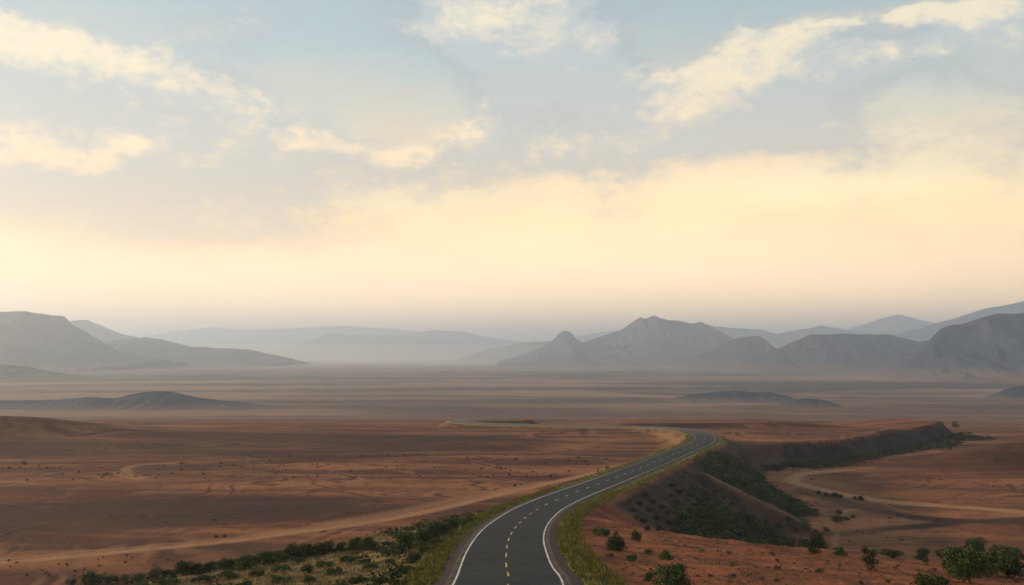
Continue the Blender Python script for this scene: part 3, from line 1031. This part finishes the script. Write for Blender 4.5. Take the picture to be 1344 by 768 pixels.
def plant(name, key, P, h, w=None, label=None, cat=None, group=None, var=None, parts=True):
    leafname, stemname, L = PROTO[key]
    ld, sd = L[(random.randrange(len(L)) if var is None else var) % len(L)]
    sx = h if w is None else w
    if parts:
        r = bpy.data.objects.new(name, None)
        r.empty_display_size = 0.2
        COL.objects.link(r)
        a = bpy.data.objects.new(leafname, ld)
        b = bpy.data.objects.new(stemname, sd)
        for c in (a, b):
            COL.objects.link(c)
            c.parent = r
    else:
        r = bpy.data.objects.new(name, ld)
        COL.objects.link(r)
    r.location = (float(P[0]), float(P[1]), float(P[2]) - 0.02 * h)
    r.rotation_euler = (0, 0, random.uniform(0, 6.28))
    q = random.uniform(0.92, 1.08)
    r.scale = (sx * q, sx / q, h)
    tag(r, label, cat, group)
    return r


def by_px(name, key, px, py, hpx, wpx=None, **kw):
    P = at(px, min(py, 800))
    if P is None:
        return None
    d = P[1]
    return plant(name, key, P, hpx * d / F, None if wpx is None else wpx * d / F / kw.pop('nat', 1.0), **kw)


# --- foreground right: trees and bushes singled out one by one
FR = [
    ('juniper_tree', 'tree', 1272, 765, 46, 52, 'large round juniper with its crown cut by the bottom edge, left of the right-corner pair', 0),
    ('juniper_tree', 'tree', 1258, 757, 38, 34, 'leaning dark juniper crown tucked against the left of the right-corner pair', 3),
    ('juniper_tree', 'tree', 1308, 757, 40, 42, 'broad dark juniper standing in the bottom right corner of the red slope', 1),
    ('juniper_tree', 'shrub', 1330, 758, 25, 24, 'smaller round juniper touching the right side of the broad corner juniper', 2),
    ('juniper_tree', 'tree', 1279, 729, 23, 25, 'small upright juniper on the crest directly behind the right-corner pair', 2),
    ('desert_tree', 'open', 1140, 750, 32, 27, 'airy pale grey green sapling standing alone on the red slope', 0),
    ('juniper_bush', 'lowshrub', 1173, 733, 12, 30, 'flat wide dark bush on the crest right of the airy sapling', 0),
    ('juniper_bush', 'shrub', 1209, 735, 15, 17, 'compact round dark bush on the crest between two flat bushes', 1),
    ('juniper_bush', 'lowshrub', 1244, 730, 9, 30, 'long flat dark bush on the crest left of the small upright juniper', 1),
    ('juniper_bush', 'shrub', 1224, 776, 25, 36, 'leafy green bush cut by the bottom edge left of the large junipers', 3),
    ('juniper_bush', 'lowshrub', 1331, 726, 9, 26, 'low dark bush on the crest at the right edge of the view', 2),
    ('juniper_bush', 'lowshrub', 1341, 734, 7, 12, 'tiny dark bush below the crest at the right edge of the view', 3),
    ('juniper_bush', 'shrub', 1103, 729, 11, 15, 'small dark bush where the crest meets the pale creek bed', 4),
    ('juniper_bush', 'shrub', 882, 772, 32, 48, 'biggest round green bush on the bottom edge, nearest the road', 0),
    ('juniper_bush', 'shrub', 850, 763, 12, 14, 'small round bush just left of the biggest bottom-edge bush', 1),
    ('juniper_tree', 'cone', 808, 721, 22, 20, 'cone-shaped dark juniper standing alone beside the road bend', 0),
    ('juniper_tree', 'shrub', 835, 710, 14, 13, 'small dark juniper on the crest behind the cone-shaped one', 2),
    ('juniper_bush', 'lowshrub', 789, 703, 10, 24, 'flat spreading dark bush closest to the grassy road verge', 1),
    ('juniper_bush', 'lowshrub', 830, 736, 8, 18, 'low dark bush below the cone-shaped juniper', 2),
    ('juniper_bush', 'scrub', 851, 728, 8, 16, 'small olive bush right of the cone-shaped juniper', 0),
    ('juniper_bush', 'shrub', 875, 735, 13, 18, 'dome-shaped green bush midway along the near red slope', 3),
    ('juniper_bush', 'scrub', 801, 731, 6, 10, 'tiny brownish bush at the foot of the cone-shaped juniper', 1),
    ('juniper_bush', 'lowshrub', 1068, 728, 9, 20, 'dark bush on the crest in front of the gully trees', 0),
]
NAT = {'tree': 0.95, 'cone': 0.62, 'open': 0.62, 'shrub': 1.25, 'lowshrub': 2.0, 'scrub': 1.7, 'dark': 1.6, 'gully': 1.05}
for nm, key, x, y, h, w, lab, var in FR:
    cat = 'tree' if 'tree' in nm else 'bush'
    by_px(nm, key, x, y, h, w, nat=NAT[key], label=lab, cat=cat, var=var)

# --- crest of the left slope: a row of junipers, then scattered bushes on the grass
ORD = ['first', 'second', 'third', 'fourth', 'fifth', 'sixth', 'seventh', 'eighth', 'ninth', 'tenth', 'eleventh', 'twelfth', 'thirteenth',
       'fourteenth', 'fifteenth', 'sixteenth', 'seventeenth', 'eighteenth', 'nineteenth', 'twentieth']


def ordn(i):
    if i < 20:
        return ORD[i]
    tens = ['twenty', 'thirty', 'forty', 'fifty', 'sixty', 'seventy', 'eighty'][(i + 1) // 10 - 2]
    return {0: {'twenty': 'twentieth', 'thirty': 'thirtieth', 'forty': 'fortieth', 'fifty': 'fiftieth', 'sixty': 'sixtieth', 'seventy': 'seventieth', 'eighty': 'eightieth'}[tens]}.get((i + 1) % 10) or tens + '-' + ORD[i % 10 if False else (i + 1) % 10 - 1]


crest = [(95, 769, 9, 16), (120, 768, 17, 28), (145, 766, 10, 18), (165, 764, 9, 22), (185, 762, 9, 20), (203, 759, 13, 18), (224, 757, 9, 22), (242, 754, 18, 24),
         (259, 752, 13, 18), (275, 750, 12, 20), (299, 747, 14, 24), (322, 748, 21, 24), (338, 742, 12, 9), (353, 741, 18, 24), (366, 738, 14, 18), (384, 735, 20, 26), (403, 731, 17, 24),
         (418, 729, 18, 22), (430, 727, 16, 20), (446, 724, 12, 18), (463, 723, 17, 17), (481, 722, 16, 24), (505, 716, 6, 14), (536, 722, 24, 28), (522, 726, 12, 22), (552, 712, 17, 24), (566, 707, 22, 22),
         (580, 702, 14, 18), (592, 698, 16, 18), (604, 693, 11, 16), (614, 689, 10, 14), (623, 686, 6, 12)]
for i, (x, y, h, w) in enumerate(sorted(crest)):
    by_px('juniper_bush', 'shrub' if h > 10 else 'lowshrub', x, y, h, w, nat=1.25 if h > 10 else 2.0,
          label=f'dark green juniper bush, {ordn(i)} from the left along the crest of the grassy slope', cat='bush', group='juniper bushes along the left crest')
slope = [(140, 776, 8, 30), (185, 772, 7, 26), (222, 768, 8, 26), (262, 764, 9, 30), (300, 760, 9, 34), (338, 757, 8, 26), (372, 749, 8, 30), (405, 752, 11, 22), (425, 744, 7, 24), (436, 755, 9, 26),
         (458, 737, 7, 18), (478, 741, 7, 20), (485, 748, 9, 22), (505, 727, 6, 14), (500, 766, 9, 30), (530, 752, 10, 26), (545, 738, 12, 24), (560, 728, 12, 22), (552, 756, 12, 28), (525, 772, 12, 30),
         (575, 718, 11, 20), (545, 765, 12, 24), (590, 708, 10, 16), (466, 767, 9, 22), (408, 764, 8, 22), (368, 766, 9, 28), (320, 772, 8, 26), (445, 775, 9, 24), (395, 738, 6, 18), (512, 740, 7, 18)]
slope.sort()
for i, (x, y, h, w) in enumerate(slope):
    by_px('juniper_bush', 'lowshrub', x, y, h, w, nat=2.0,
          label=f'low dark bush on the yellow grass slope, {ordn(i)} from the left below the crest row', cat='bush', group='low bushes on the left grass slope')

# --- trees in the gully behind the near crest
gul_t = [(868, 704, 8, 10), (884, 708, 8, 12), (900, 712, 9, 14), (917, 715, 11, 16), (932, 718, 12, 18), (946, 720, 13, 18), (960, 722, 15, 20), (974, 723, 17, 20), (987, 725, 18, 20),
         (1000, 726, 18, 22), (1013, 727, 18, 20), (1026, 728, 19, 20), (1039, 728, 18, 20), (1052, 727, 20, 20), (1067, 722, 28, 26), (1081, 721, 15, 14)]
for i, (x, y, h, w) in enumerate(gul_t):
    d = 150 + 3.6 * i
    q = pd(x, y, d)
    q[2] = float(ground_z(q[0], q[1]))
    hz = pd(x, y - h, d)[2] - q[2]
    lab = f'dark green tree filling the gully behind the red slope, {ordn(i)} from the left'
    if i == 14:
        lab = 'tallest dark tree at the right end of the gully row by the creek'
    plant('gully_tree', 'gully', q, max(hz, 1.5), max(w * d / F / 1.05, 1.2), label=lab, cat='tree', group='trees along the gully')

# --- bushes on the bank between road and gully
bank = [(846, 652, 5, 9), (857, 661, 6, 9), (840, 664, 6, 9), (868, 668, 6, 10), (852, 672, 6, 9), (876, 676, 6, 9), (861, 682, 6, 10), (845, 687, 7, 10), (888, 661, 5, 8), (830, 672, 5, 8),
        (836, 682, 6, 8), (880, 690, 7, 10), (865, 697, 8, 10), (850, 697, 8, 10), (892, 648, 6, 14), (884, 640, 6, 12), (905, 652, 6, 12), (918, 660, 6, 12), (880, 652, 5, 8), (826, 660, 4, 7),
        (1003, 690, 8, 16), (1022, 694, 8, 12), (985, 684, 7, 14), (1044, 698, 6, 8), (1036, 684, 5, 7), (960, 663, 4, 6), (938, 648, 4, 7), (950, 655, 4, 6), (975, 671, 4, 7), (990, 679, 4, 6), (925, 641, 4, 6)]
bank.sort()
for i, (x, y, h, w) in enumerate(bank):
    by_px('scrub_bush', 'gully' if False else 'dark', x, y, h, w, nat=1.6, label=f'dark scrub bush on the shaded road bank, {ordn(i)} from the left', cat='bush', group='scrub bushes on the shaded bank')

# --- valley bushes and the green strip under the scarp
vall = [(1075, 649, 5, 6), (1084, 651, 5, 7), (1095, 653, 7, 9), (1103, 654, 5, 7), (1122, 656, 5, 5), (1130, 657, 6, 8), (1099, 685, 8, 14), (1101, 675, 6, 8), (1085, 697, 5, 9), (1112, 683, 5, 8), (1120, 680, 4, 6)]
for i, (x, y, h, w) in enumerate(sorted(vall)):
    by_px('valley_bush', 'gully', x, y, h, w, nat=1.05, label=f'grey green bush beside the wash at the foot of the bank, {ordn(i)} from the left', cat='bush', group='bushes beside the valley wash')
strip_t = [(1006, 618, 5, 10), (1022, 616, 7, 18), (1035, 612, 8, 20), (1050, 610, 6, 14), (1070, 606, 4, 10), (1088, 603, 4, 8), (1104, 603, 5, 10), (1117, 602, 5, 12), (1128, 601, 5, 12), (1137, 600, 6, 10), (1149, 603, 3, 8),
           (1160, 592, 3, 8), (1185, 589, 3, 10), (1210, 583, 4, 10), (1225, 578, 5, 10), (1238, 575, 5, 12), (1250, 573, 5, 12), (1254, 562, 9, 8), (1262, 571, 4, 10), (1272, 570, 3, 8)]
for i, (x, y, h, w) in enumerate(strip_t):
    by_px('scrub_tree', 'gully', x, y, h, w, nat=1.05, label=f'small green tree at the foot of the plateau scarp, {ordn(i)} from the left', cat='tree', group='trees under the scarp')

# --- scattered dots of scrub on the open ground
def scatter(n, xr, yr, hr, label, group, key='dark', name='scrub_bush', cl=0.0, seed=0, cond=None):
    rng = np.random.default_rng(seed)
    cnt = 0
    tries = 0
    while cnt < n and tries < n * 12:
        tries += 1
        x, y = rng.uniform(*xr), rng.uniform(*yr)
        if cl and pnoise(np.array([x / 45.0 + seed]), np.array([y / 7.0]))[0] < cl:
            continue
        P = at(x, y)
        if P is None or P[1] > 700:
            continue
        off, ix = road_query(np.array([P[0]]), np.array([P[1]]))
        if abs(off[0]) < 9.5 or (cond and not cond(P, off[0])):
            continue
        h = rng.uniform(*hr) ** 1.0 * P[1] / F
        plant(name, key, P, h, h * rng.uniform(0.8, 1.3), label=label, cat='bush', group=group, parts=False)
        cnt += 1


scatter(75, (300, 720), (597, 628), (1.0, 2.4), 'tiny dark scrub bush among the dots sprinkled over the middle of the left plain', 'scrub dots in the middle of the left plain', cl=-0.05, seed=1)
scatter(40, (0, 300), (608, 632), (1.0, 2.6), 'tiny dark scrub bush among the dots by the small wash at far left', 'scrub dots by the small wash', cl=0.0, seed=2)
scatter(34, (-10, 240), (728, 766), (1.2, 3.0), 'small dark scrub bush on the bare ground between track and left crest', 'scrub dots below the track', seed=3)
scatter(24, (640, 800), (600, 640), (1.4, 3.0), 'small dark scrub bush on the bare ground left of the road', 'scrub dots left of the road', seed=4)
scatter(46, (1060, 1344), (603, 712), (1.0, 2.4), 'tiny dark scrub bush dotted over the right valley floor', 'scrub dots on the valley floor', seed=5)
scatter(50, (790, 1340), (722, 768), (2.0, 5.5), 'small olive scrub tuft on the near red slope', 'scrub tufts on the near red slope', key='scrub', cl=-0.1, seed=6)
for lab, (x, y) in {'left one of two dark bushes side by side above the track': (284, 706), 'right one of two dark bushes side by side above the track': (294.5, 706)}.items():
    by_px('scrub_bush', 'dark', x, y, 4.5, 6, nat=1.6, label=lab, cat='bush')


# --- ground cover nobody could count
def cover(name, pts, hs, ws, nleaf, mat, label, rng, leaf=0.3):
    n = len(pts)
    T = n * nleaf
    C = rng.normal(size=(T, 3)) * [0.42, 0.42, 0.30]
    C[:, 2] = np.abs(C[:, 2]) + 0.12
    h = np.repeat(hs, nleaf)[:, None]
    w = np.repeat(ws, nleaf)[:, None]
    base = np.repeat(pts, nleaf, 0)
    C = base + C * np.concatenate([w, w, h], 1)
    nrm = rng.normal(size=(T, 3)) + [0, 0, 0.6]
    nrm /= np.linalg.norm(nrm, axis=1)[:, None]
    a = np.cross(nrm, rng.normal(size=(T, 3)))
    a /= np.linalg.norm(a, axis=1)[:, None]
    b = np.cross(nrm, a)
    sz = leaf * h * rng.uniform(0.6, 1.3, (T, 1))
    a, b = a * sz, b * sz * 0.7
    Vq = np.stack([C - a, C - b, C + a, C + b], 1).reshape(-1, 3)
    tint = np.clip(np.repeat(rng.uniform(0.1, 0.9, n), nleaf) + rng.normal(size=T) * 0.15, 0, 1)
    o = mesh_obj(name, Vq, np.arange(4 * T).reshape(T, 4), mat, smooth_=False, attrs={'tint': np.repeat(tint, 4)})
    return tag(o, label, 'scrub', kind='stuff')


def sample_mask(mask, n, rng):
    area = (RR * np.gradient(RR, axis=0) * np.gradient(AA, axis=1)) * mask
    p_ = area.ravel() / area.sum()
    i = rng.choice(len(p_), n, p=p_)
    x, y = GX.ravel()[i], GY.ravel()[i]
    j = 0.006 * np.hypot(x, y)
    x = x + rng.uniform(-1, 1, n) * j * 0.5
    y = y + rng.uniform(-1, 1, n) * j
    return np.stack([x, y, ground_z(x, y)], 1)


rng = np.random.default_rng(21)
mk = G['veg'] * (veg_strip < 0.2) * (M['n2'] > -0.9) * (GY > 120) * (GY < 420)
pts = sample_mask(np.clip(mk, 0, 1) ** 1.5 * smooth(-0.2, 0.5, fbm(GX / 7, GY / 7, 3) + 0.35), 3200, rng)
hs = rng.uniform(0.25, 0.85, len(pts)) * (1 + 0.6 * (rng.uniform(size=len(pts)) > 0.9))
cover('bank_scrub', pts, hs, hs * rng.uniform(0.9, 1.6, len(pts)), 26, M_GRN, 'dark green scrub covering the gully and outer slope of the road bank', rng)
pts = sample_mask(np.clip(veg_strip, 0, 1), 900, rng)
hs = rng.uniform(0.4, 1.3, len(pts))
cover('scarp_scrub', pts, hs, hs * 1.4, 20, M_GRN, 'green thicket along the foot of the plateau scarp', rng)
# left crest: dark cover under the bush row and sparse on the slope
cm = M['hillm'] * (~M['right']) * (M['inner'] > 0.8) * (GY > 50) * (GY < 175) * smooth(-0.1, 0.5, M['n2'] + 0.5 * smooth(-6, -1, sdpoly(LEFT_TOP, GX, GY)) + 0.55 * (1 - smooth(1.5, 4.5, M['inner'])) - 0.15)
pts = sample_mask(cm, 1500, rng)
hs = rng.uniform(0.25, 0.75, len(pts))
cover('slope_scrub', pts, hs, hs * rng.uniform(1.0, 1.8, len(pts)), 34, M_JUN, 'low dark scrub matted between the junipers on the left slope', rng, leaf=0.24)
# plain and plateau: speckle of far scrub
pm = nhill * (GY > 170) * (GY < 620) * (np.abs(AA) < 0.62) * (1 - G['track']) * smooth(-0.25, 0.5, fbm(GX / 60, GY / 60, 3)) * (1 - G['scarp'])
pts = sample_mask(pm, 2400, rng)
hs = rng.uniform(0.12, 0.36, len(pts))
cover('plain_scrub', pts, hs, hs * 1.5, 7, M_DARK, 'sparse dark scrub speckling the desert plain and plateau', rng, leaf=0.5)
rm = M['hillm'] * M['right'] * (M['inner'] > 2) * (GY > 55) * (GY < 125) * smooth(-0.2, 0.6, fbm(GX / 8, GY / 8, 3) + 0.1) * (M['o'] < 1.0) * (GX < 90)
pts = sample_mask(rm, 1300, rng)
hs = rng.uniform(0.08, 0.26, len(pts))
cover('slope_tufts', pts, hs, hs * 1.8, 10, M_SAGE, 'thin dry tufts dotting the near red slope', rng, leaf=0.4)


def blades(name, pts, h, nb, mat, label, rng, tint_lo=0.0, tint_hi=1.0):
    n = len(pts)
    T = n * nb
    base = np.repeat(pts, nb, 0) + rng.normal(size=(T, 3)) * [0.13, 0.13, 0]
    hh = np.repeat(h, nb) * rng.uniform(0.6, 1.25, T)
    an = rng.uniform(0, 6.28, T)
    w = 0.035 * np.stack([np.cos(an), np.sin(an), an * 0], 1)
    lean = rng.normal(size=(T, 2)) * 0.35
    tipv = base + np.stack([lean[:, 0] * hh, lean[:, 1] * hh, hh], 1)
    base[:, 2] -= 0.04
    Vq = np.stack([base - w, base + w, tipv], 1).reshape(-1, 3)
    tint = np.clip(np.repeat(rng.uniform(tint_lo, tint_hi, n), nb) + rng.normal(size=T) * 0.12, 0, 1)
    o = mesh_obj(name, Vq, np.arange(3 * T).reshape(T, 3), mat, smooth_=False, attrs={'tint': np.repeat(tint, 3)})
    return tag(o, label, 'grass', kind='stuff')


def verge_pts(n, lo, hi, rng, smin, smax):
    s_ = rng.uniform(smin, smax, n)
    i = s_.astype(int)
    o = rng.uniform(lo, hi, n)
    P = np.stack([ROAD[i, 0] + RGT[i, 0] * o + TAN[i, 0] * (s_ - i), ROAD[i, 1] + RGT[i, 1] * o + TAN[i, 1] * (s_ - i), ZC + ROAD[i, 2] - 0.16], 1)
    return P


sA, sB = s_at(667, 768, 14.3) - 12, S_NOSE + 30
pv = np.vstack([verge_pts(4600, 4.8, 7.4, rng, sA, sA + 130), verge_pts(2400, 4.9, 7.6, rng, sA + 130, sB),
                verge_pts(3200, -6.8, -4.7, rng, sA, sA + 130), verge_pts(1800, -6.9, -4.8, rng, sA + 130, sB)])
tn = fbm(pv[:, 0] / 4, pv[:, 1] / 4, 3)
kk = rng.uniform(size=len(pv)) < 0.75 + 0.5 * tn
pv = pv[kk]
blades('verge_grass', pv, rng.uniform(0.10, 0.34, len(pv)), 6, gr, 'yellow green grass blades along the road edges', rng, 0.0, 0.6)
gmk = M['hillm'] * (~M['right']) * (M['inner'] > 0.5) * (GY > 45) * (GY < 165) * (M['o'] < 2.0) * smooth(-0.5, 0.3, -M['n2'] + 0.1)
pts = sample_mask(gmk, 6500, rng)
blades('slope_grass', pts, rng.uniform(0.12, 0.38, len(pts)), 6, gd, 'dry straw grass on the left slope', rng)

# ------------------------------------------------------------------ air
hz, nt = new_mat('haze_air')
vol = nt.nodes.new('ShaderNodeVolumePrincipled')
vol.inputs['Color'].default_value = (0.72, 0.83, 1.0, 1)
vol.inputs['Density'].default_value = 0.000145
vol.inputs['Anisotropy'].default_value = 0.58
out = nt.nodes.new('ShaderNodeOutputMaterial')
nt.links.new(vol.outputs[0], out.inputs['Volume'])
zt = max(max((o.matrix_world @ v.co).z for v in o.data.vertices) if False else max(v.co.z for v in o.data.vertices) for o in bpy.data.objects
         if o.type == 'MESH' and o.name.split('.')[0] in ('mountain', 'hill', 'ground')) + 25
zb = min(float(GZ.min()), 2.0) - 6
B = 46000
hv = [(-B, -B, zb), (B, -B, zb), (B, B, zb), (-B, B, zb), (-B, -B, zt), (B, -B, zt), (B, B, zt), (-B, B, zt)]
hf = [(0, 3, 2, 1), (4, 5, 6, 7), (0, 1, 5, 4), (1, 2, 6, 5), (2, 3, 7, 6), (3, 0, 4, 7)]
haze = mesh_obj('haze', hv, np.array(hf), hz, smooth_=False)
tag(haze, 'pale dusty haze filling the air over the whole plain', 'haze', kind='stuff')

mm, nt = new_mat('ground_mist')
vol = nt.nodes.new('ShaderNodeVolumePrincipled')
vol.inputs['Color'].default_value = (1.0, 0.95, 0.86, 1)
vol.inputs['Density'].default_value = 0.00013
vol.inputs['Anisotropy'].default_value = 0.7
out = nt.nodes.new('ShaderNodeOutputMaterial')
nt.links.new(vol.outputs[0], out.inputs['Volume'])
mu, mv = np.meshgrid(np.linspace(0, 2 * np.pi, 49), np.linspace(-np.pi / 2, np.pi / 2, 15))
mist = mesh_obj('mist', np.stack([-1500 + 7500 * np.cos(mv) * np.cos(mu), 8600 + 2700 * np.cos(mv) * np.sin(mu), 30 + 150 * np.sin(mv)], -1).reshape(-1, 3),
                grid_faces(15, 49), mm)
tag(mist, 'low bright bank of mist along the foot of the centre-left mountains', 'mist', kind='stuff')

# ------------------------------------------------------------------ sky, clouds, sun
SUN_EL, SUN_AZ = 14.0, -74.0         # azimuth from the view direction, negative = left
W = bpy.data.worlds.new('World')
S.world = W
W.use_nodes = True
nt = W.node_tree
for n in list(nt.nodes):
    nt.nodes.remove(n)
N = NT(nt)
sky = N.n('ShaderNodeTexSky', sky_type='NISHITA')
sky.sun_disc = False
sky.sun_elevation = math.radians(SUN_EL)
sky.sun_rotation = math.radians(SUN_AZ)
sky.air_density = 1.0
sky.dust_density = 0.6
sky.ozone_density = 1.0
bg1 = N.n('ShaderNodeBackground')
N.put(bg1.inputs[0], sky.outputs[0])
bg1.inputs[1].default_value = 0.12
gen = N.n('ShaderNodeTexCoord').outputs['Generated']
sep = N.n('ShaderNodeSeparateXYZ')
N.put(sep.inputs[0], gen)
X, Y, Z = sep.outputs
deg = 57.29578
az = N.math('MULTIPLY', N.math('ARCTAN2', X, Y), deg)
el = N.math('MULTIPLY', N.math('ARCSINE', Z), deg)
cmb = N.n('ShaderNodeCombineXYZ')
N.put(cmb.inputs[0], az)
N.put(cmb.inputs[1], N.math('MULTIPLY', el, 1.7))
q = cmb.outputs[0]


def px_az(x):
    return math.degrees(math.atan((x - 672) / F))


def px_el(y):
    return math.degrees(math.atan((462 - y) / F))


# (photo x, photo y, half width, half height, weight): where cloud gathers (+) and where the sky opens (-)
BLOBS = [(200, 135, 170, 45, 0.22), (260, 225, 210, 80, 0.22), (15, 105, 75, 34, 0.46), (60, 232, 115, 44, 0.50), (60, 300, 170, 50, 0.10), (480, 190, 150, 22, 0.16),
         (290, 315, 120, 22, 0.20), (740, 70, 170, 90, 0.30), (630, 40, 100, 40, 0.22), (650, 215, 150, 30, 0.12), (925, 150, 90, 34, 0.30), (1010, 95, 70, 40, 0.34),
         (1100, 110, 110, 30, 0.26), (1000, 185, 160, 26, 0.16), (1345, 100, 65, 75, 0.30), (1215, 48, 90, 12, 0.20), (330, 60, 90, 34, 0.12), (172, 204, 18, 9, 0.40),
         (440, 80, 110, 60, -0.22), (530, 150, 60, 45, -0.24), (120, 40, 140, 40, -0.12), (890, 70, 55, 50, -0.24), (1180, 150, 120, 50, -0.09), (150, 200, 60, 16, -0.10), (1000, 20, 120, 24, -0.16),
         (800, 330, 700, 70, -0.16)]


def coverage(vec, azs, els, det=10):
    wv = N.noise(vec, 0.16, 3, 0.55, 0.0)
    n_ = N.noise(N.mapping(vec, loc=(3.1, 7.7, 0.4)), 0.15, det, 0.58, 0.25)
    tot = N.math('ADD', 0.5, N.math('MULTIPLY', N.math('SUBTRACT', n_, 0.5), 0.85))
    bl = N.noise(N.mapping(vec, loc=(1.7, 2.9, 0.0)), 0.62, max(1, det - 4), 0.55, 0.0)
    tot = N.math('ADD', tot, N.math('MULTIPLY', N.math('SUBTRACT', 0.5, N.math('ABSOLUTE', N.math('SUBTRACT', bl, 0.5))), 0.34))
    tot = N.math('SUBTRACT', tot, 0.115)
    for x, y, rx, ry, w in BLOBS:
        a0, e0 = px_az(x), px_el(y)
        ra, re = rx / F * deg, ry / F * deg
        da = N.math('MULTIPLY', N.math('SUBTRACT', azs, a0), 1 / ra)
        de = N.math('MULTIPLY', N.math('SUBTRACT', els, e0), 1 / re)
        r2 = N.math('ADD', N.math('MULTIPLY', da, da), N.math('MULTIPLY', de, de))
        gss = N.math('POWER', 2.718, N.math('MULTIPLY', r2, -0.8))
        tot = N.math('ADD', tot, N.math('MULTIPLY', gss, w))
    return tot


c0 = coverage(q, az, el)
sh_ = N.n('ShaderNodeVectorMath', operation='ADD')
N.put(sh_.inputs[0], q)
sh_.inputs[1].default_value = (-0.8, 2.38, 0)
c1 = coverage(sh_.outputs[0], N.math('ADD', az, -0.8), N.math('ADD', el, 1.4), 5)
c0s = coverage(q, az, el, 5)
cov = N.sstep(0.46, 0.74, c0)
lit = N.sstep(-0.02, 0.32, N.math('ADD', N.math('SUBTRACT', c0s, c1), N.math('MULTIPLY', N.math('SUBTRACT', c0, c0s), 1.2)))
lowf = N.sstep(18.0, 7.0, el)
shade_c = N.mix(lowf, (0.53, 0.575, 0.585), (0.68, 0.62, 0.54))
lit_c = N.mix(lowf, (1.04, 0.88, 0.60), (1.32, 0.90, 0.50))
ccol = N.mix(lit, shade_c, lit_c)
# veil of dust-lit air over the lower sky
vn = N.noise(N.mapping(q, (0.6, 1.4, 1)), 0.09, 6, 0.55, 0.4)
veilc = N.mix(N.sstep(0.35, 0.65, vn), (1.20, 0.82, 0.42), (1.36, 1.02, 0.50))
lowc = N.sstep(9.0, 0.5, el)
veilc = N.mix(lowc, veilc, (2.35, 1.56, 0.84))
def glow(x, y, rx, ry):
    da = N.math('MULTIPLY', N.math('SUBTRACT', az, px_az(x)), 1 / (rx / F * deg))
    de = N.math('MULTIPLY', N.math('SUBTRACT', el, px_el(y)), 1 / (ry / F * deg))
    return N.math('POWER', 2.718, N.math('MULTIPLY', N.math('ADD', N.math('MULTIPLY', da, da), N.math('MULTIPLY', de, de)), -0.8))


gl = N.math('ADD', N.math('MULTIPLY', glow(1010, 265, 360, 130), 0.34), N.math('MULTIPLY', glow(440, 385, 260, 70), 0.16))
gs_ = N.n('ShaderNodeVectorMath', operation='SCALE')
N.put(gs_.inputs[0], veilc)
N.put(gs_.inputs['Scale'], N.math('ADD', 0.93, gl))
veilc = gs_.outputs[0]
vel = N.math('ADD', el, N.math('MULTIPLY', N.math('SUBTRACT', vn, 0.5), 9.0))
veil = N.math('MULTIPLY', N.sstep(21.0, 7.5, vel), 0.95)
base_c = N.mix(veil, (0.56, 0.68, 0.68), veilc)
op = N.math('MULTIPLY', cov, N.math('MULTIPLY', N.sstep(2.0, 11.0, el), 0.85))
col = N.mix(op, base_c, ccol)
fac = N.math('MAXIMUM', N.math('MULTIPLY', cov, 0.90), veil)
thin = N.sstep(34, 10, el)
thin = N.math('ADD', 0.42, N.math('MULTIPLY', thin, 0.34))
fac = N.math('MAXIMUM', fac, thin)
bg2 = N.n('ShaderNodeBackground')
N.put(bg2.inputs[0], col)
bg2.inputs[1].default_value = 1.15
mx = N.n('ShaderNodeMixShader')
N.put(mx.inputs[0], fac)
nt.links.new(bg1.outputs[0], mx.inputs[1])
nt.links.new(bg2.outputs[0], mx.inputs[2])
wo = N.n('ShaderNodeOutputWorld')
nt.links.new(mx.outputs[0], wo.inputs[0])
W.cycles.sampling_method = 'MANUAL'
W.cycles.sample_map_resolution = 1024

sl_ = bpy.data.lights.new('sun', 'SUN')
sl_.energy = 5.0
sl_.angle = math.radians(2.5)
sl_.color = (1.0, 0.72, 0.42)
so2 = bpy.data.objects.new('sun', sl_)
COL.objects.link(so2)
# light travels from the sun to the ground
from mathutils import Vector
e_, a_ = math.radians(SUN_EL), math.radians(SUN_AZ)
sd_ = Vector((math.sin(a_) * math.cos(e_), math.cos(a_) * math.cos(e_), math.sin(e_)))
so2.rotation_euler = (-sd_).to_track_quat('-Z', 'Y').to_euler()
so2.location = (-200, 300, 400)

# ------------------------------------------------------------------ camera and output
cd = bpy.data.cameras.new('camera')
cam = bpy.data.objects.new('camera', cd)
COL.objects.link(cam)
cam.location = (0, 0, ZC)
cam.rotation_euler = (math.pi / 2 + PITCH, 0, 0)
cd.sensor_width = 36
cd.lens = 36 * F / 1344
cd.clip_start = 0.5
cd.clip_end = 120000
S.camera = cam
S.view_settings.view_transform = 'Standard'
S.view_settings.look = 'None'
S.view_settings.exposure = 0.0
S.view_settings.gamma = 1.0
S.render.resolution_x, S.render.resolution_y = 1024, 585
S.cycles.use_denoising = True
S.cycles.volume_bounces = 5
S.cycles.max_bounces = 8
S.cycles.diffuse_bounces = 2
